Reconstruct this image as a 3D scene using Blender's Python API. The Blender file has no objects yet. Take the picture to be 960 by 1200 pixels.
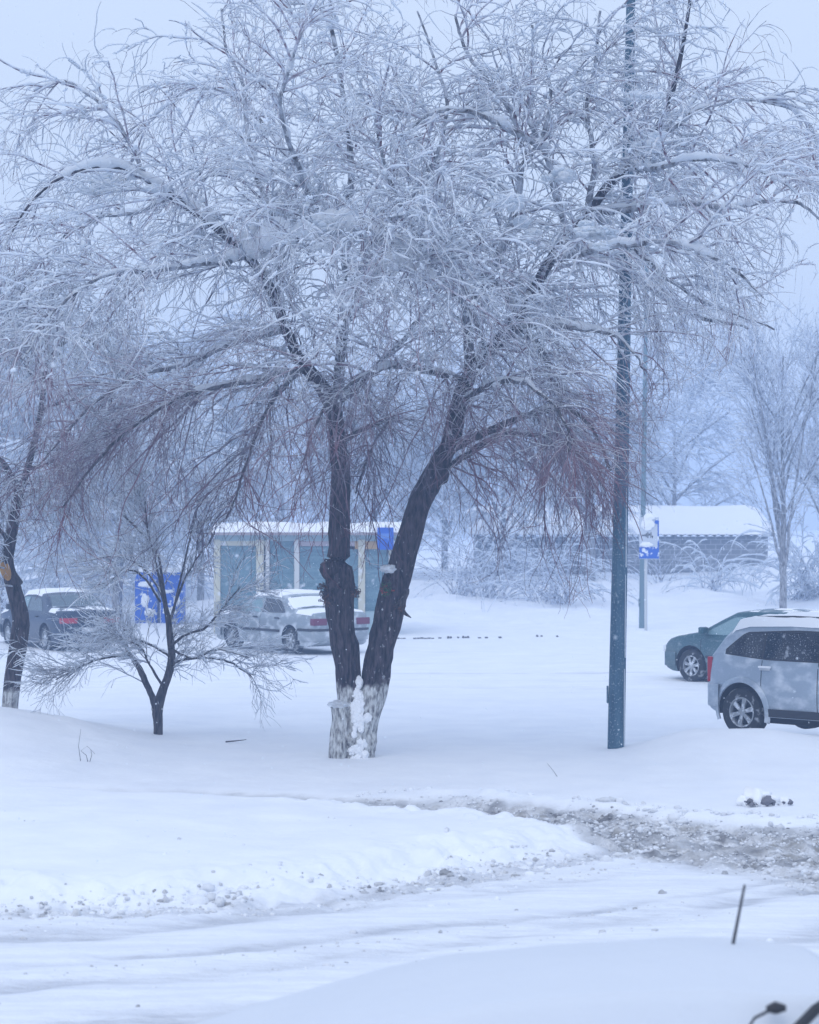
import bpy, bmesh, math, random
import numpy as np
from mathutils import Vector, Matrix
R = math.radians
random.seed(7); rng = np.random.default_rng(11)
sc = bpy.context.scene
COL = sc.collection
F = 2600.0; CAMH = 3.2; HOR = 607.0

def at(px, py, d):
    return ((px - 480) / F * d, d, CAMH - (py - HOR) / F * d)

# ------------------------------------------------------------------ noise
def _hash(ix, iy, iz, seed):
    n = (ix * 374761393 + iy * 668265263 + iz * 2147483647 + seed * 1274126177) & 0xffffffff
    n = ((n ^ (n >> 13)) * 1274126177) & 0xffffffff
    n = n ^ (n >> 16)
    return (n & 0xffff) / 65535.0
def vnoise(x, y, seed=0, z=None):
    x = np.asarray(x, float); y = np.asarray(y, float)
    z = np.zeros_like(x) if z is None else np.asarray(z, float)
    ix, iy, iz = np.floor(x).astype(np.int64), np.floor(y).astype(np.int64), np.floor(z).astype(np.int64)
    fx, fy, fz = x - ix, y - iy, z - iz
    fx, fy, fz = [f * f * f * (f * (f * 6 - 15) + 10) for f in (fx, fy, fz)]
    def L(a, b, t): return a + (b - a) * t
    def pl(k):
        return L(L(_hash(ix, iy, iz + k, seed), _hash(ix + 1, iy, iz + k, seed), fx),
                 L(_hash(ix, iy + 1, iz + k, seed), _hash(ix + 1, iy + 1, iz + k, seed), fx), fy)
    return L(pl(0), pl(1), fz) if np.any(iz != 0) or np.any(fz > 0) else pl(0)
def fbm(x, y, seed=0, octv=4):
    s, a, t = 0, 1.0, 0
    for k in range(octv):
        s = s + a * vnoise(x * 2 ** k + 13.7 * k, y * 2 ** k - 7.1 * k, seed + k); t += a; a *= .5
    return s / t
def sstep(a, b, x):
    t = np.clip((x - a) / (b - a), 0, 1); return t * t * (3 - 2 * t)

# ------------------------------------------------------------------ objects
def tag(o, label=None, cat=None, group=None, kind=None):
    if label: o['label'] = label
    if cat: o['category'] = cat
    if group: o['group'] = group
    if kind: o['kind'] = kind
    return o
def empty(name, loc, rz=0, label=None, cat=None, group=None):
    o = bpy.data.objects.new(name, None); COL.objects.link(o)
    o.location = loc; o.rotation_euler = (0, 0, rz); o.empty_display_size = .3
    return tag(o, label, cat, group)
def link(name, me, mats, parent=None, smooth=True):
    o = bpy.data.objects.new(name, me); COL.objects.link(o)
    for m in (mats if isinstance(mats, (list, tuple)) else [mats]): me.materials.append(m)
    if smooth: me.polygons.foreach_set('use_smooth', [True] * len(me.polygons))
    if parent: o.parent = parent
    return o
def np_mesh(name, V, Fa, attrs=None):
    """V (n,3); Fa (m,k) all faces with k corners."""
    me = bpy.data.meshes.new(name)
    V = np.ascontiguousarray(V, np.float32); Fa = np.ascontiguousarray(Fa, np.int32)
    m, k = Fa.shape
    me.vertices.add(len(V)); me.vertices.foreach_set('co', V.ravel())
    me.loops.add(m * k); me.loops.foreach_set('vertex_index', Fa.ravel())
    me.polygons.add(m); me.polygons.foreach_set('loop_start', np.arange(0, m * k, k, dtype=np.int32))
    me.update(calc_edges=True)
    for nm, arr in (attrs or {}).items():
        a = me.attributes.new(nm, 'FLOAT', 'POINT'); a.data.foreach_set('value', np.ascontiguousarray(arr, np.float32))
    return me
class MB:
    def __init__(s): s.v = []; s.f = []; s.m = []
    def add(s, vs, fs, mi=0):
        b = len(s.v); s.v += [tuple(v) for v in vs]; s.f += [tuple(i + b for i in f) for f in fs]; s.m += [mi] * len(fs)
    def box(s, x0, x1, y0, y1, z0, z1, mi=0, bev=0.0):
        if bev <= 0:
            vs = [(x0,y0,z0),(x1,y0,z0),(x1,y1,z0),(x0,y1,z0),(x0,y0,z1),(x1,y0,z1),(x1,y1,z1),(x0,y1,z1)]
            s.add(vs, [(0,3,2,1),(4,5,6,7),(0,1,5,4),(1,2,6,5),(2,3,7,6),(3,0,4,7)], mi); return
        bm = bmesh.new(); bmesh.ops.create_cube(bm, size=1)
        for v in bm.verts: v.co = ((x0+x1)/2 + v.co.x*(x1-x0), (y0+y1)/2 + v.co.y*(y1-y0), (z0+z1)/2 + v.co.z*(z1-z0))
        bmesh.ops.bevel(bm, geom=list(bm.edges), offset=bev, segments=2, affect='EDGES', profile=.6)
        s.bm(bm, mi)
    def bm(s, bm, mi=0):
        bm.verts.index_update()
        s.add([v.co[:] for v in bm.verts], [[v.index for v in f.verts] for f in bm.faces], mi); bm.free()
    def tube(s, pts, rad, n=8, mi=0, caps=True):
        pts = [Vector(p) for p in pts]; rad = rad if isinstance(rad, (list, tuple)) else [rad] * len(pts)
        vs = []; fs = []
        for i, p in enumerate(pts):
            t = (pts[min(i+1, len(pts)-1)] - pts[max(i-1, 0)]).normalized()
            a = t.cross(Vector((0,0,1)) if abs(t.z) < .9 else Vector((1,0,0))).normalized(); b = t.cross(a)
            for k in range(n):
                an = 2 * math.pi * k / n; vs.append(p + (a * math.cos(an) + b * math.sin(an)) * rad[i])
        for i in range(len(pts) - 1):
            for k in range(n):
                fs.append((i*n+k, i*n+(k+1)%n, (i+1)*n+(k+1)%n, (i+1)*n+k))
        if caps: fs.append(tuple(range(n))[::-1]); fs.append(tuple((len(pts)-1)*n+k for k in range(n)))
        s.add(vs, fs, mi)
    def lathe_y(s, prof, n=32, mi=0, cx=0, cz=0):
        """prof: list of (r, y), revolved about the y axis"""
        vs = []; fs = []
        for r, y in prof:
            for k in range(n):
                a = 2*math.pi*k/n; vs.append((cx + r*math.cos(a), y, cz + r*math.sin(a)))
        for i in range(len(prof)-1):
            for k in range(n): fs.append((i*n+k, i*n+(k+1)%n, (i+1)*n+(k+1)%n, (i+1)*n+k))
        s.add(vs, fs, mi)
    def build(s, name, mats, parent=None, smooth=False):
        me = bpy.data.meshes.new(name); me.from_pydata(s.v, [], s.f); me.update()
        o = link(name, me, mats, parent, smooth)
        me.polygons.foreach_set('material_index', s.m)
        if smooth:
            try: me.set_sharp_from_angle(angle=R(38))
            except Exception: pass
        bm = bmesh.new(); bm.from_mesh(me); bmesh.ops.recalc_face_normals(bm, faces=bm.faces); bm.to_mesh(me); bm.free()
        return o

# ------------------------------------------------------------------ materials
def mat(name, col=(.5,.5,.5), rough=.6, metal=0, spec=.5, **kw):
    m = bpy.data.materials.new(name); m.use_nodes = True
    b = m.node_tree.nodes['Principled BSDF']
    b.inputs['Base Color'].default_value = (*col, 1); b.inputs['Roughness'].default_value = rough
    b.inputs['Metallic'].default_value = metal; b.inputs['Specular IOR Level'].default_value = spec
    for k, v in kw.items(): b.inputs[k.replace('_', ' ')].default_value = v
    return m
def N(m, typ, **kw):
    n = m.node_tree.nodes.new(typ)
    for k, v in kw.items():
        if k in n.inputs: n.inputs[k].default_value = v
        else: setattr(n, k, v)
    return n
def lk(m, a, b): m.node_tree.links.new(a, b)
def noise_fac(m, scale, lo, hi, detail=4, coord='Object', vscale=None, rot=None, ndim=None):
    tc = N(m, 'ShaderNodeTexCoord'); src = tc.outputs[coord]
    if vscale or rot:
        mp = N(m, 'ShaderNodeMapping')
        if vscale: mp.inputs['Scale'].default_value = vscale
        if rot: mp.inputs['Rotation'].default_value = rot
        lk(m, src, mp.inputs[0]); src = mp.outputs[0]
    t = N(m, 'ShaderNodeTexNoise'); t.inputs['Scale'].default_value = scale; t.inputs['Detail'].default_value = detail
    lk(m, src, t.inputs['Vector'])
    r = N(m, 'ShaderNodeMapRange'); r.inputs['From Min'].default_value = lo; r.inputs['From Max'].default_value = hi
    lk(m, t.outputs['Fac'], r.inputs['Value'])
    return r.outputs[0]
def mixc(m, fac, a, b):
    x = N(m, 'ShaderNodeMix', data_type='RGBA')
    if isinstance(fac, (int, float)): x.inputs[0].default_value = fac
    else: lk(m, fac, x.inputs[0])
    for i, c in ((6, a), (7, b)):
        if isinstance(c, tuple): x.inputs[i].default_value = (*c, 1)
        else: lk(m, c, x.inputs[i])
    return x.outputs[2]
def math_(m, op, a, b=None):
    x = N(m, 'ShaderNodeMath', operation=op)
    for i, c in ((0, a), (1, b)):
        if c is None: continue
        if isinstance(c, (int, float)): x.inputs[i].default_value = c
        else: lk(m, c, x.inputs[i])
    return x.outputs[0]
def setc(m, out): lk(m, out, m.node_tree.nodes['Principled BSDF'].inputs['Base Color'])
def bump(m, fac, strength=.5, dist=.02):
    b = N(m, 'ShaderNodeBump'); b.inputs['Strength'].default_value = strength; b.inputs['Distance'].default_value = dist
    lk(m, fac, b.inputs['Height']); lk(m, b.outputs[0], m.node_tree.nodes['Principled BSDF'].inputs['Normal'])

SNOWC = (.88, .89, .91)
M = {}
M['snow'] = mat('snow', SNOWC, .75, spec=.25)
bump(M['snow'], noise_fac(M['snow'], 22, 0, 1, 5), .25, .01)
M['snow_tree'] = mat('branch_snow', (.95,.96,.98), .8, spec=.2)
def translucent(m, f, c=SNOWC):
    t = N(m, 'ShaderNodeBsdfTranslucent'); t.inputs[0].default_value = (*c, 1); x = N(m, 'ShaderNodeMixShader'); x.inputs[0].default_value = f
    lk(m, m.node_tree.nodes['Principled BSDF'].outputs[0], x.inputs[1]); lk(m, t.outputs[0], x.inputs[2]); lk(m, x.outputs[0], m.node_tree.nodes['Material Output'].inputs['Surface'])
translucent(M['snow_tree'], .5, (.84,.92,1.0))
def attr(m, nm):
    a = N(m, 'ShaderNodeAttribute'); a.attribute_name = nm; return a.outputs['Fac']
def ground_mat():
    m = mat('snow_ground', SNOWC, .7, spec=.25)
    big = noise_fac(m, 1.3, .35, .7, 4, vscale=(1, 1, 1))
    base = mixc(m, big, (.86,.875,.90), (.80,.82,.86))
    # compacted, driven-over snow with streaks along the wheel tracks, plus painted rut shade by the island
    tr = attr(m, 'track_and_shade')
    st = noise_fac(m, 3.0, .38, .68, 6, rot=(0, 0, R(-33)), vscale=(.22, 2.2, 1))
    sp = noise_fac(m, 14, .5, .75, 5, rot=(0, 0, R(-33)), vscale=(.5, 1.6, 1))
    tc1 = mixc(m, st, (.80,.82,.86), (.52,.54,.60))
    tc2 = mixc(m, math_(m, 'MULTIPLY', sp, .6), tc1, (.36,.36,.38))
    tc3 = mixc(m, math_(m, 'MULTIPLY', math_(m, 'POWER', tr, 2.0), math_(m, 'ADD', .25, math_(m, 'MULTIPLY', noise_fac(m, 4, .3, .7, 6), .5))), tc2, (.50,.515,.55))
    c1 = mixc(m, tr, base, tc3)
    # slush
    sl = attr(m, 'slush')
    n1 = noise_fac(m, 5, .38, .62, 6, vscale=(.5, 1.6, 1)); n2 = noise_fac(m, 30, .35, .65, 5)
    s1 = mixc(m, n2, (.74,.74,.75), (.40,.39,.39))
    s2 = mixc(m, n1, s1, (.29,.275,.255))
    s3 = mixc(m, math_(m, 'MULTIPLY', noise_fac(m, 2.2, .46, .58, 5, vscale=(.4, 1.8, 1)), .8), s2, (.13,.13,.14))
    f = math_(m, 'MULTIPLY', sl, math_(m, 'ADD', .42, math_(m, 'MULTIPLY', noise_fac(m, 5, .3, .7, 6), .7)))
    f = N(m, 'ShaderNodeClamp').inputs[0] if False else f
    setc(m, mixc(m, math_(m, 'MINIMUM', f, 1.0), c1, s3))
    h = math_(m, 'ADD', math_(m, 'MULTIPLY', noise_fac(m, 9, 0, 1, 6), .35), math_(m, 'MULTIPLY', math_(m, 'ADD', sl, math_(m, 'MULTIPLY', tr, .9)), noise_fac(m, 26, 0, 1, 6)))
    bump(m, h, .5, .05)
    return m
M['ground'] = ground_mat()

def bark_mat(name, c1, c2, wash=None):
    m = mat(name, c1, .9, spec=.2)
    f = noise_fac(m, 14, .35, .65, 6, vscale=(2.2, 2.2, .45))
    col = mixc(m, f, c1, c2)
    # wind-driven snow dust stuck in the bark
    col = mixc(m, math_(m, 'MULTIPLY', noise_fac(m, 26, .66, .74, 5, vscale=(1, 1, .5)), .7), col, (.7,.72,.76))
    if wash:
        tc = N(m, 'ShaderNodeTexCoord'); sx = N(m, 'ShaderNodeSeparateXYZ'); lk(m, tc.outputs['Object'], sx.inputs[0])
        n = noise_fac(m, 5, 0, 1, 5)
        h = math_(m, 'ADD', sx.outputs[2], math_(m, 'MULTIPLY', n, .5))
        r = N(m, 'ShaderNodeMapRange'); r.inputs['From Min'].default_value = wash + .30; r.inputs['From Max'].default_value = wash + .20
        lk(m, h, r.inputs['Value'])
        chips = noise_fac(m, 17, .33, .60, 7, vscale=(1.5, 1.5, .55))
        w = math_(m, 'MULTIPLY', r.outputs[0], math_(m, 'ADD', math_(m, 'MULTIPLY', chips, .8), .12))
        col = mixc(m, w, col, (.72,.73,.72))
    setc(m, col)
    bump(m, noise_fac(m, 16, 0, 1, 6, vscale=(2.4, 2.4, .4)), 1.0, .05)
    return m
M['bark'] = bark_mat('limewashed_bark', (.008,.006,.009), (.085,.066,.078), wash=.98)
M['bark2'] = bark_mat('bark_low_wash', (.012,.010,.012), (.11,.085,.09), wash=.35)
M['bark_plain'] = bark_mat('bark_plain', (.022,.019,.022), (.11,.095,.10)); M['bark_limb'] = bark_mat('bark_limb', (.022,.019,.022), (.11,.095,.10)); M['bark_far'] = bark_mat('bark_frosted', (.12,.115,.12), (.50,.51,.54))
def twig_mat(name, a, b):
    m = mat(name, a, .8, spec=.2)
    setc(m, mixc(m, noise_fac(m, .9, .4, .6, 3), a, b)); return m
def frosty(m, z0, z1, amt):
    b_ = m.node_tree.nodes['Principled BSDF'].inputs['Base Color'].links[0].from_socket
    tc = N(m, 'ShaderNodeTexCoord'); sx = N(m, 'ShaderNodeSeparateXYZ'); lk(m, tc.outputs['Object'], sx.inputs[0])
    r = N(m, 'ShaderNodeMapRange'); r.inputs['From Min'].default_value = z0; r.inputs['From Max'].default_value = z1; lk(m, sx.outputs[2], r.inputs['Value'])
    f = math_(m, 'MULTIPLY', r.outputs[0], math_(m, 'MULTIPLY', noise_fac(m, 9, .35, .6, 4), amt)); setc(m, mixc(m, f, b_, (.78,.84,.95)))
M['twig'] = twig_mat('twig_red', (.17,.065,.085), (.075,.055,.08))
M['twig_grey'] = twig_mat('twig_grey', (.10,.08,.09), (.06,.055,.065))
frosty(M['bark_limb'], 4.2, 6.5, .6); frosty(M['twig'], 3.0, 6.0, .70); frosty(M['twig_grey'], -1, 1.5, .62)
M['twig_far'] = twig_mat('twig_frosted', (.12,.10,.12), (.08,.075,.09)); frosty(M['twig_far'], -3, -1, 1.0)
M['wood'] = mat('fresh_cut_wood', (.62,.33,.08), .7)
setc(M['wood'], mixc(M['wood'], noise_fac(M['wood'], 18, .3, .7, 4, vscale=(1,1,.3)), (.62,.33,.08), (.40,.20,.06)))
M['leaf'] = mat('dead_leaf', (.10,.045,.03), .8); M['leaf_green'] = mat('green_leaf', (.03,.09,.035), .7); M['leaf_red'] = mat('red_berry', (.4,.04,.03), .6)

# ------------------------------------------------------------------ camera, world, sun, haze
cam = bpy.data.cameras.new('camera'); co = bpy.data.objects.new('camera', cam); COL.objects.link(co)
co.location = (0, 0, CAMH); co.rotation_euler = (R(90), 0, 0)
cam.sensor_fit = 'HORIZONTAL'; cam.sensor_width = 24; cam.lens = 24 * F / 960
cam.shift_y = (HOR - 600) / 960
cam.clip_end = 2000; cam.clip_start = .1
cam.dof.use_dof = True; cam.dof.focus_distance = 30; cam.dof.aperture_fstop = 2.6
sc.camera = co

w = bpy.data.worlds.new('World'); sc.world = w; w.use_nodes = True
nt = w.node_tree; bg = nt.nodes['Background']
sky = nt.nodes.new('ShaderNodeTexSky'); sky.sky_type = 'NISHITA'; sky.sun_disc = False
SUN_EL, SUN_AZ = 52, 205
sky.sun_elevation = R(SUN_EL); sky.sun_rotation = R(SUN_AZ); sky.dust_density = 4; sky.air_density = 1.5
tc = nt.nodes.new('ShaderNodeTexCoord'); sx = nt.nodes.new('ShaderNodeSeparateXYZ'); nt.links.new(tc.outputs['Generated'], sx.inputs[0])
mr = nt.nodes.new('ShaderNodeMapRange'); mr.inputs['From Max'].default_value = .9; nt.links.new(sx.outputs[2], mr.inputs['Value'])
cl = nt.nodes.new('ShaderNodeMix'); cl.data_type = 'RGBA'; nt.links.new(mr.outputs[0], cl.inputs[0])
cl.inputs[6].default_value = (6.2, 7.25, 8.9, 1); cl.inputs[7].default_value = (7.6, 9.0, 11.7, 1)   # overcast: brighter towards the zenith
mx = nt.nodes.new('ShaderNodeMix'); mx.data_type = 'RGBA'; mx.inputs[0].default_value = .93
nt.links.new(sky.outputs[0], mx.inputs[6]); nt.links.new(cl.outputs[2], mx.inputs[7])
nt.links.new(mx.outputs[2], bg.inputs['Color']); bg.inputs['Strength'].default_value = .10
sun = bpy.data.lights.new('sun', 'SUN'); sun.energy = .8; sun.angle = R(40); sun.color = (.93, .92, .90)
so = bpy.data.objects.new('sun', sun); COL.objects.link(so)
a, e = R(SUN_AZ), R(SUN_EL)
sd = Vector((math.sin(a) * math.cos(e), math.cos(a) * math.cos(e), math.sin(e)))   # direction towards the sun
so.rotation_euler = sd.to_track_quat('Z', 'Y').to_euler(); so.location = (0, 0, 30)
sc.view_settings.view_transform = 'Standard'; sc.view_settings.look = 'None'
sc.view_settings.gamma = 1; sc.view_settings.exposure = .11
sc.render.film_transparent = False
sc.cycles.use_denoising = True
sc.cycles.max_bounces = 8; sc.cycles.volume_bounces = 2; sc.cycles.diffuse_bounces = 6; sc.cycles.glossy_bounces = 2
sc.cycles.transparent_max_bounces = 8; sc.cycles.transmission_bounces = 3

mh = bpy.data.materials.new('haze_air'); mh.use_nodes = True; nth = mh.node_tree; nth.nodes.clear()
ou = nth.nodes.new('ShaderNodeOutputMaterial'); pv = nth.nodes.new('ShaderNodeVolumePrincipled')
pv.inputs['Color'].default_value = (.50, .68, 1.0, 1); pv.inputs['Density'].default_value = .0040; pv.inputs['Anisotropy'].default_value = .2
nth.links.new(pv.outputs[0], ou.inputs['Volume'])
hb = MB(); hb.box(-202, 202, -22, 262, -2.2, 14.5)
hz = hb.build('haze', mh); tag(hz, 'pale blue haze of falling snow hanging over the whole street', 'haze', kind='stuff')

# ------------------------------------------------------------------ ground
def path_dist(X, Y, pts):
    """distance to polyline and param"""
    best = np.full(X.shape, 1e9)
    for (x0, y0), (x1, y1) in zip(pts[:-1], pts[1:]):
        dx, dy = x1 - x0, y1 - y0
        t = np.clip(((X - x0) * dx + (Y - y0) * dy) / (dx * dx + dy * dy), 0, 1)
        best = np.minimum(best, np.hypot(X - x0 - t * dx, Y - y0 - t * dy))
    return best
def g(px, py): d = F * CAMH / (py - HOR); return ((px - 480) / F * d, d)
SIDE = [g(-200, 921), g(60, 924), g(260, 930), g(400, 938), g(500, 945), g(620, 956)]     # narrow rut of the side road
SLUSH = [g(500, 947), g(640, 958), g(760, 972), g(880, 985), g(1060, 990), g(1300, 985)]
def in_poly(X, Y, poly):
    ins = np.zeros(X.shape, bool); n = len(poly)
    for i in range(n):
        x0, y0 = poly[i]; x1, y1 = poly[(i + 1) % n]
        c = ((y0 > Y) != (y1 > Y)) & (X < (x1 - x0) * (Y - y0) / (y1 - y0 + 1e-12) + x0)
        ins ^= c
    return ins
ISL = [g(-260, 1072), g(0, 1066), g(200, 1062), g(400, 1046), g(560, 1020), g(690, 996), g(745, 985), g(680, 972), g(560, 958), g(440, 950), g(300, 943), g(150, 936), g(0, 930), g(-260, 928)]
def poly_sd(X, Y, poly):
    d = path_dist(X, Y, poly + [poly[0]]); return np.where(in_poly(X, Y, poly), d, -d)
def near_D(X, Y): return Y - (17.25 + .62 * X + .03 * X * X)      # signed offset across the near road
def fields(X, Y):
    wob = (fbm(X * .8, Y * .8, 5, 3) - .5)
    z = (fbm(X * .25, Y * .25, 1, 3) - .5) * .10 * sstep(24, 30, Y) + (fbm(X * 2.2, Y * 2.2, 2, 3) - .5) * .03
    # median: drift on the left, mound on the right
    z += .50 * np.exp(-((Y - 31.0) / 2.6) ** 2) * sstep(-3.0, -6.2, X + wob * .6)
    z += .06 * np.exp(-((Y - 29.5) / 2.0) ** 2)
    z += .30 * np.exp(-((Y - 29.9) / 1.25) ** 2) * (sstep(2.7, 3.9, X) - .35 * sstep(4.1, 5.2, X)) * (1 + wob * .3)
    z += .10 * np.exp(-(((Y - 29.6) / .5) ** 2 + ((X - 4.9) / .5) ** 2))
    # edges thrown up along the side road
    ds = path_dist(X, Y, SIDE); dl = path_dist(X, Y, SLUSH)
    far_edge = Y - np.interp(X, [p[0] for p in SLUSH], [p[1] for p in SLUSH])
    slw = np.interp(X, [-1, .9, 2.0, 4, 8], [.35, .8, 2.3, 3.6, 4.0])
    below = np.maximum(0, -far_edge)
    slush = sstep(1.0, .55, np.where(far_edge > 0, far_edge / .95, below / slw) + wob * .35) * sstep(-.4, 1.1, X)
    rut = sstep(.5, .2, ds + wob * .25)
    slush_a = np.clip(np.maximum(slush, rut * np.interp(X, [-7, -3, .3], [.10, .30, .8])), 0, 1)
    z -= .05 * rut + .05 * slush
    fine = fbm(X * 6, Y * 4.5, 9, 4) - .5; ridg = np.abs(fbm(X * 2.2, Y * 3.4, 12, 3) - .5)
    z += slush * (fine * .18 + ridg * .20)
    z += .10 * np.exp(-((far_edge - 1.15) / .35) ** 2) * sstep(-.6, 1, X) * (.4 + 1.2 * fbm(X * 3, Y * 3, 14, 3))
    # island wedge of deep snow
    sd_ = poly_sd(X, Y, ISL) + wob * .5
    isl = sstep(-.05, .75, sd_)
    z += isl * (.17 + .05 * (fbm(X * .7, Y * .7, 20, 3) - .5) * 2)
    edge = np.exp(-((sd_ - .15) / .6) ** 2) * (Y < 24)
    rut_shade = np.exp(-((sd_ + .28) / .22) ** 2) * (Y < 23)  # shallow rut at the island's near edge, its shadow put into the colour
    z += edge * (fbm(X * 5.0, Y * 4.2, 22, 4) - .45) * .22 - .03 * rut_shade
    # near road ruts
    D = near_D(X, Y) + (fbm(X * .35, Y * .35, 30, 2) - .5) * .35
    road = sstep(2.25, 1.7, D - np.interp(X, [-5, 3, 6], [-.15, .2, .6])) * (1 - isl)
    tr = np.zeros_like(X)
    for off, wd, dp in ((1.30, .22, .035), (-.1, .14, .014), (-.75, .24, .035), (-2.2, .3, .025)):
        md = np.clip(.25 + 1.5 * (fbm(X * .9 + off * 7, Y * .9, 38, 3) - .3), 0, 1.2); gsn = np.exp(-((D - off + (fbm(X * .8, Y * .8 + off * 5, 39, 3) - .5) * .5) / wd) ** 2) * md
        z -= dp * gsn * road; z += dp * .6 * np.exp(-((D - off - wd * 1.5) / .14) ** 2) * road * fbm(X * 3, Y * 3, 33, 3)
        tr = np.maximum(tr, gsn)
    track_and_shade = road * np.clip(tr * .9 + .34, 0, 1); track_and_shade = np.maximum(track_and_shade, rut_shade * .9); slush_a = np.maximum(slush_a, .35 * rut_shade * fbm(X * 4, Y * 4, 37, 3))
    z += road * (fbm(X * 7 + Y * 2, Y * 11 - X * 6.8, 35, 4) - .5) * .010 + road * .012 * (fbm(X * 1.1, (Y - .62 * X) * 3.5, 36, 2) - .5)
    # far road, polished a little by traffic
    Yf = Y + .05 * X
    frd = sstep(36, 39, Yf) * sstep(60, 58.5, Yf)
    for yy in (42.0, 43.8, 47.5, 49.4, 53.0, 55.0):
        z -= .03 * np.exp(-((Yf - yy - wob) / .25) ** 2)
    l46 = np.exp(-((Yf - 45.8 - wob * .3) / .22) ** 2) * sstep(-2.5, -1, X) * sstep(6, 4, X); z -= .04 * l46
    track_and_shade = np.maximum(track_and_shade, frd * .12); track_and_shade = np.maximum(track_and_shade, l46)
    for yy in (42.0, 43.8, 49.4, 53.0): track_and_shade = np.maximum(track_and_shade, .5 * np.exp(-((Yf - yy - wob) / .3) ** 2) * frd * fbm(X * .8, Y * .4, 61, 3))
    z += .07 * np.exp(-((Yf - 59.4) / .5) ** 2) * (.6 + wob) 
    # bank rising towards the shed
    bh = np.interp(X, [-40, -10, 0, 6, 12.5, 15, 30], [.65, .65, .75, .80, .85, 1.3, 1.7])
    z += bh * sstep(63, 86, Y + wob * 4) + (fbm(X * .5, Y * .3, 40, 4) - .5) * .5 * sstep(66, 76, Y) * sstep(120, 95, Y)
    z += .25 * sstep(62, 66, Y) * (fbm(X * .9, Y * .6, 42, 3) - .4) * sstep(120, 95, Y)
    return z, slush_a, track_and_shade, road, frd, np.maximum(slush, rut)
def ramp(a, b, s0, s1, n):
    t = np.linspace(0, 1, n); return t
xs = np.concatenate([-np.geomspace(200, 6.3, 90)[:-1], np.arange(-6.3, 7.0, .04), np.geomspace(7.0, 200, 90)])
ys = np.concatenate([np.linspace(-20, 12.9, 34), np.arange(13.0, 33.0, .04), np.geomspace(33.0, 62, 190), np.geomspace(62.2, 100, 130), np.geomspace(100.5, 260, 50)])
XX, YY = np.meshgrid(xs, ys, indexing='xy')
ZZ, SL, TR, ROAD, FRD, SLR = fields(XX.ravel(), YY.ravel())
nx, ny = len(xs), len(ys)
V = np.stack([XX.ravel(), YY.ravel(), ZZ], 1)
Zg = ZZ.reshape(ny, nx)
gy, gx = np.gradient(Zg, ys, xs)
NRM = np.stack([-gx.ravel(), -gy.ravel(), np.ones(nx * ny)], 1); NRM /= np.linalg.norm(NRM, axis=1)[:, None]
ii = (np.arange(ny - 1)[:, None] * nx + np.arange(nx - 1)[None, :]).ravel()
FA = np.stack([ii, ii + 1, ii + 1 + nx, ii + nx], 1)
cls = np.zeros(len(FA), int)
cls[FRD[ii] > .5] = 2; cls[ROAD[ii] > .5] = 1; cls[SLR[ii] > .5] = 3
def sub_ground(k, name):
    f = FA[cls == k]; used, inv = np.unique(f, return_inverse=True)
    me = np_mesh(name, V[used], inv.reshape(-1, 4), {'slush': SL[used], 'track_and_shade': TR[used]})
    o = link(name, me, M['ground'])
    me.normals_split_custom_set_from_vertices(NRM[used].tolist())
    return tag(o, kind='structure')
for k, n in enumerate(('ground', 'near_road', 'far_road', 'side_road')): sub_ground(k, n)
def gz(x, y):
    return float(fields(np.array([float(x)]), np.array([float(y)]))[0][0])

# lumps of broken snow
def ico(sub):
    bm = bmesh.new(); bmesh.ops.create_icosphere(bm, subdivisions=sub, radius=1)
    bm.verts.index_update(); v = np.array([x.co[:] for x in bm.verts]); f = np.array([[a.index for a in q.verts] for q in bm.faces]); bm.free(); return v, f
def lumps(name, X, Y, S, m, label, kind_cat='snow', sink=.3, attrs=None):
    v, f = ico(2); n = len(X); Z = fields(X, Y)[0]
    sc3 = S[:, None] * rng.uniform(.6, 1.25, (n, 3)) * np.array([1, 1, .8])
    rr = 1 + rng.normal(0, .13, (n, len(v)))
    P = v[None] * rr[:, :, None] * sc3[:, None, :] + np.stack([X, Y, Z + S * sink], 1)[:, None, :]
    Fs = (f[None] + (np.arange(n) * len(v))[:, None, None]).reshape(-1, 3)
    at_ = {'slush': np.repeat(attrs if attrs is not None else np.zeros(n), len(v)), 'track_and_shade': np.zeros(n * len(v))}
    o = link(name, np_mesh(name, P.reshape(-1, 3), Fs, at_), m)
    return tag(o, label, kind_cat, kind='stuff')
def scatter(n, pfun, x0, x1, y0, y1):
    X = rng.uniform(x0, x1, n); Y = rng.uniform(y0, y1, n); keep = rng.uniform(0, 1, n) < pfun(X, Y)
    return X[keep], Y[keep]
# along the near edge of the island
X, Y = scatter(60000, lambda x, y: (np.exp(-((poly_sd(x, y, ISL) + .1) / .28) ** 2) * (vnoise(x * 1.3, y * 1.3, 50) > .36) * .55 + .004 * (vnoise(x * 2, y * 2, 51) > .5)) * (y < 23), -5.5, 4.5, 14.5, 24)
lumps('snow_clods', X, Y, rng.gamma(1.4, .008, len(X)) + .006, M['ground'], 'crumbled white lumps of snow along the edge of the near road', attrs=rng.uniform(0, .95, len(X)) ** 1.3, sink=-.05)
X, Y = scatter(34000, lambda x, y: fields(x, y)[1] * (x > -.5) * (.25 + .75 * (vnoise(x * 1.2, y * 1.8, 53) > .45)), -1, 6.5, 18.5, 26)
lumps('slush_clods', X, Y, rng.gamma(1.3, .006, len(X)) + .004, M['ground'], 'dirty grey brown crumbs of churned slush at the turning', 'slush', attrs=rng.uniform(.1, 1, len(X)), sink=.05)
def fe(x, y): return y - np.interp(x, [p[0] for p in SLUSH], [p[1] for p in SLUSH])
X, Y = scatter(7000, lambda x, y: np.exp(-((fe(x, y) - 1.1) / .3) ** 2) * (vnoise(x * 1.5, y * 1.5, 57) > .4) * .5, -.6, 6.5, 22, 27)
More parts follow.
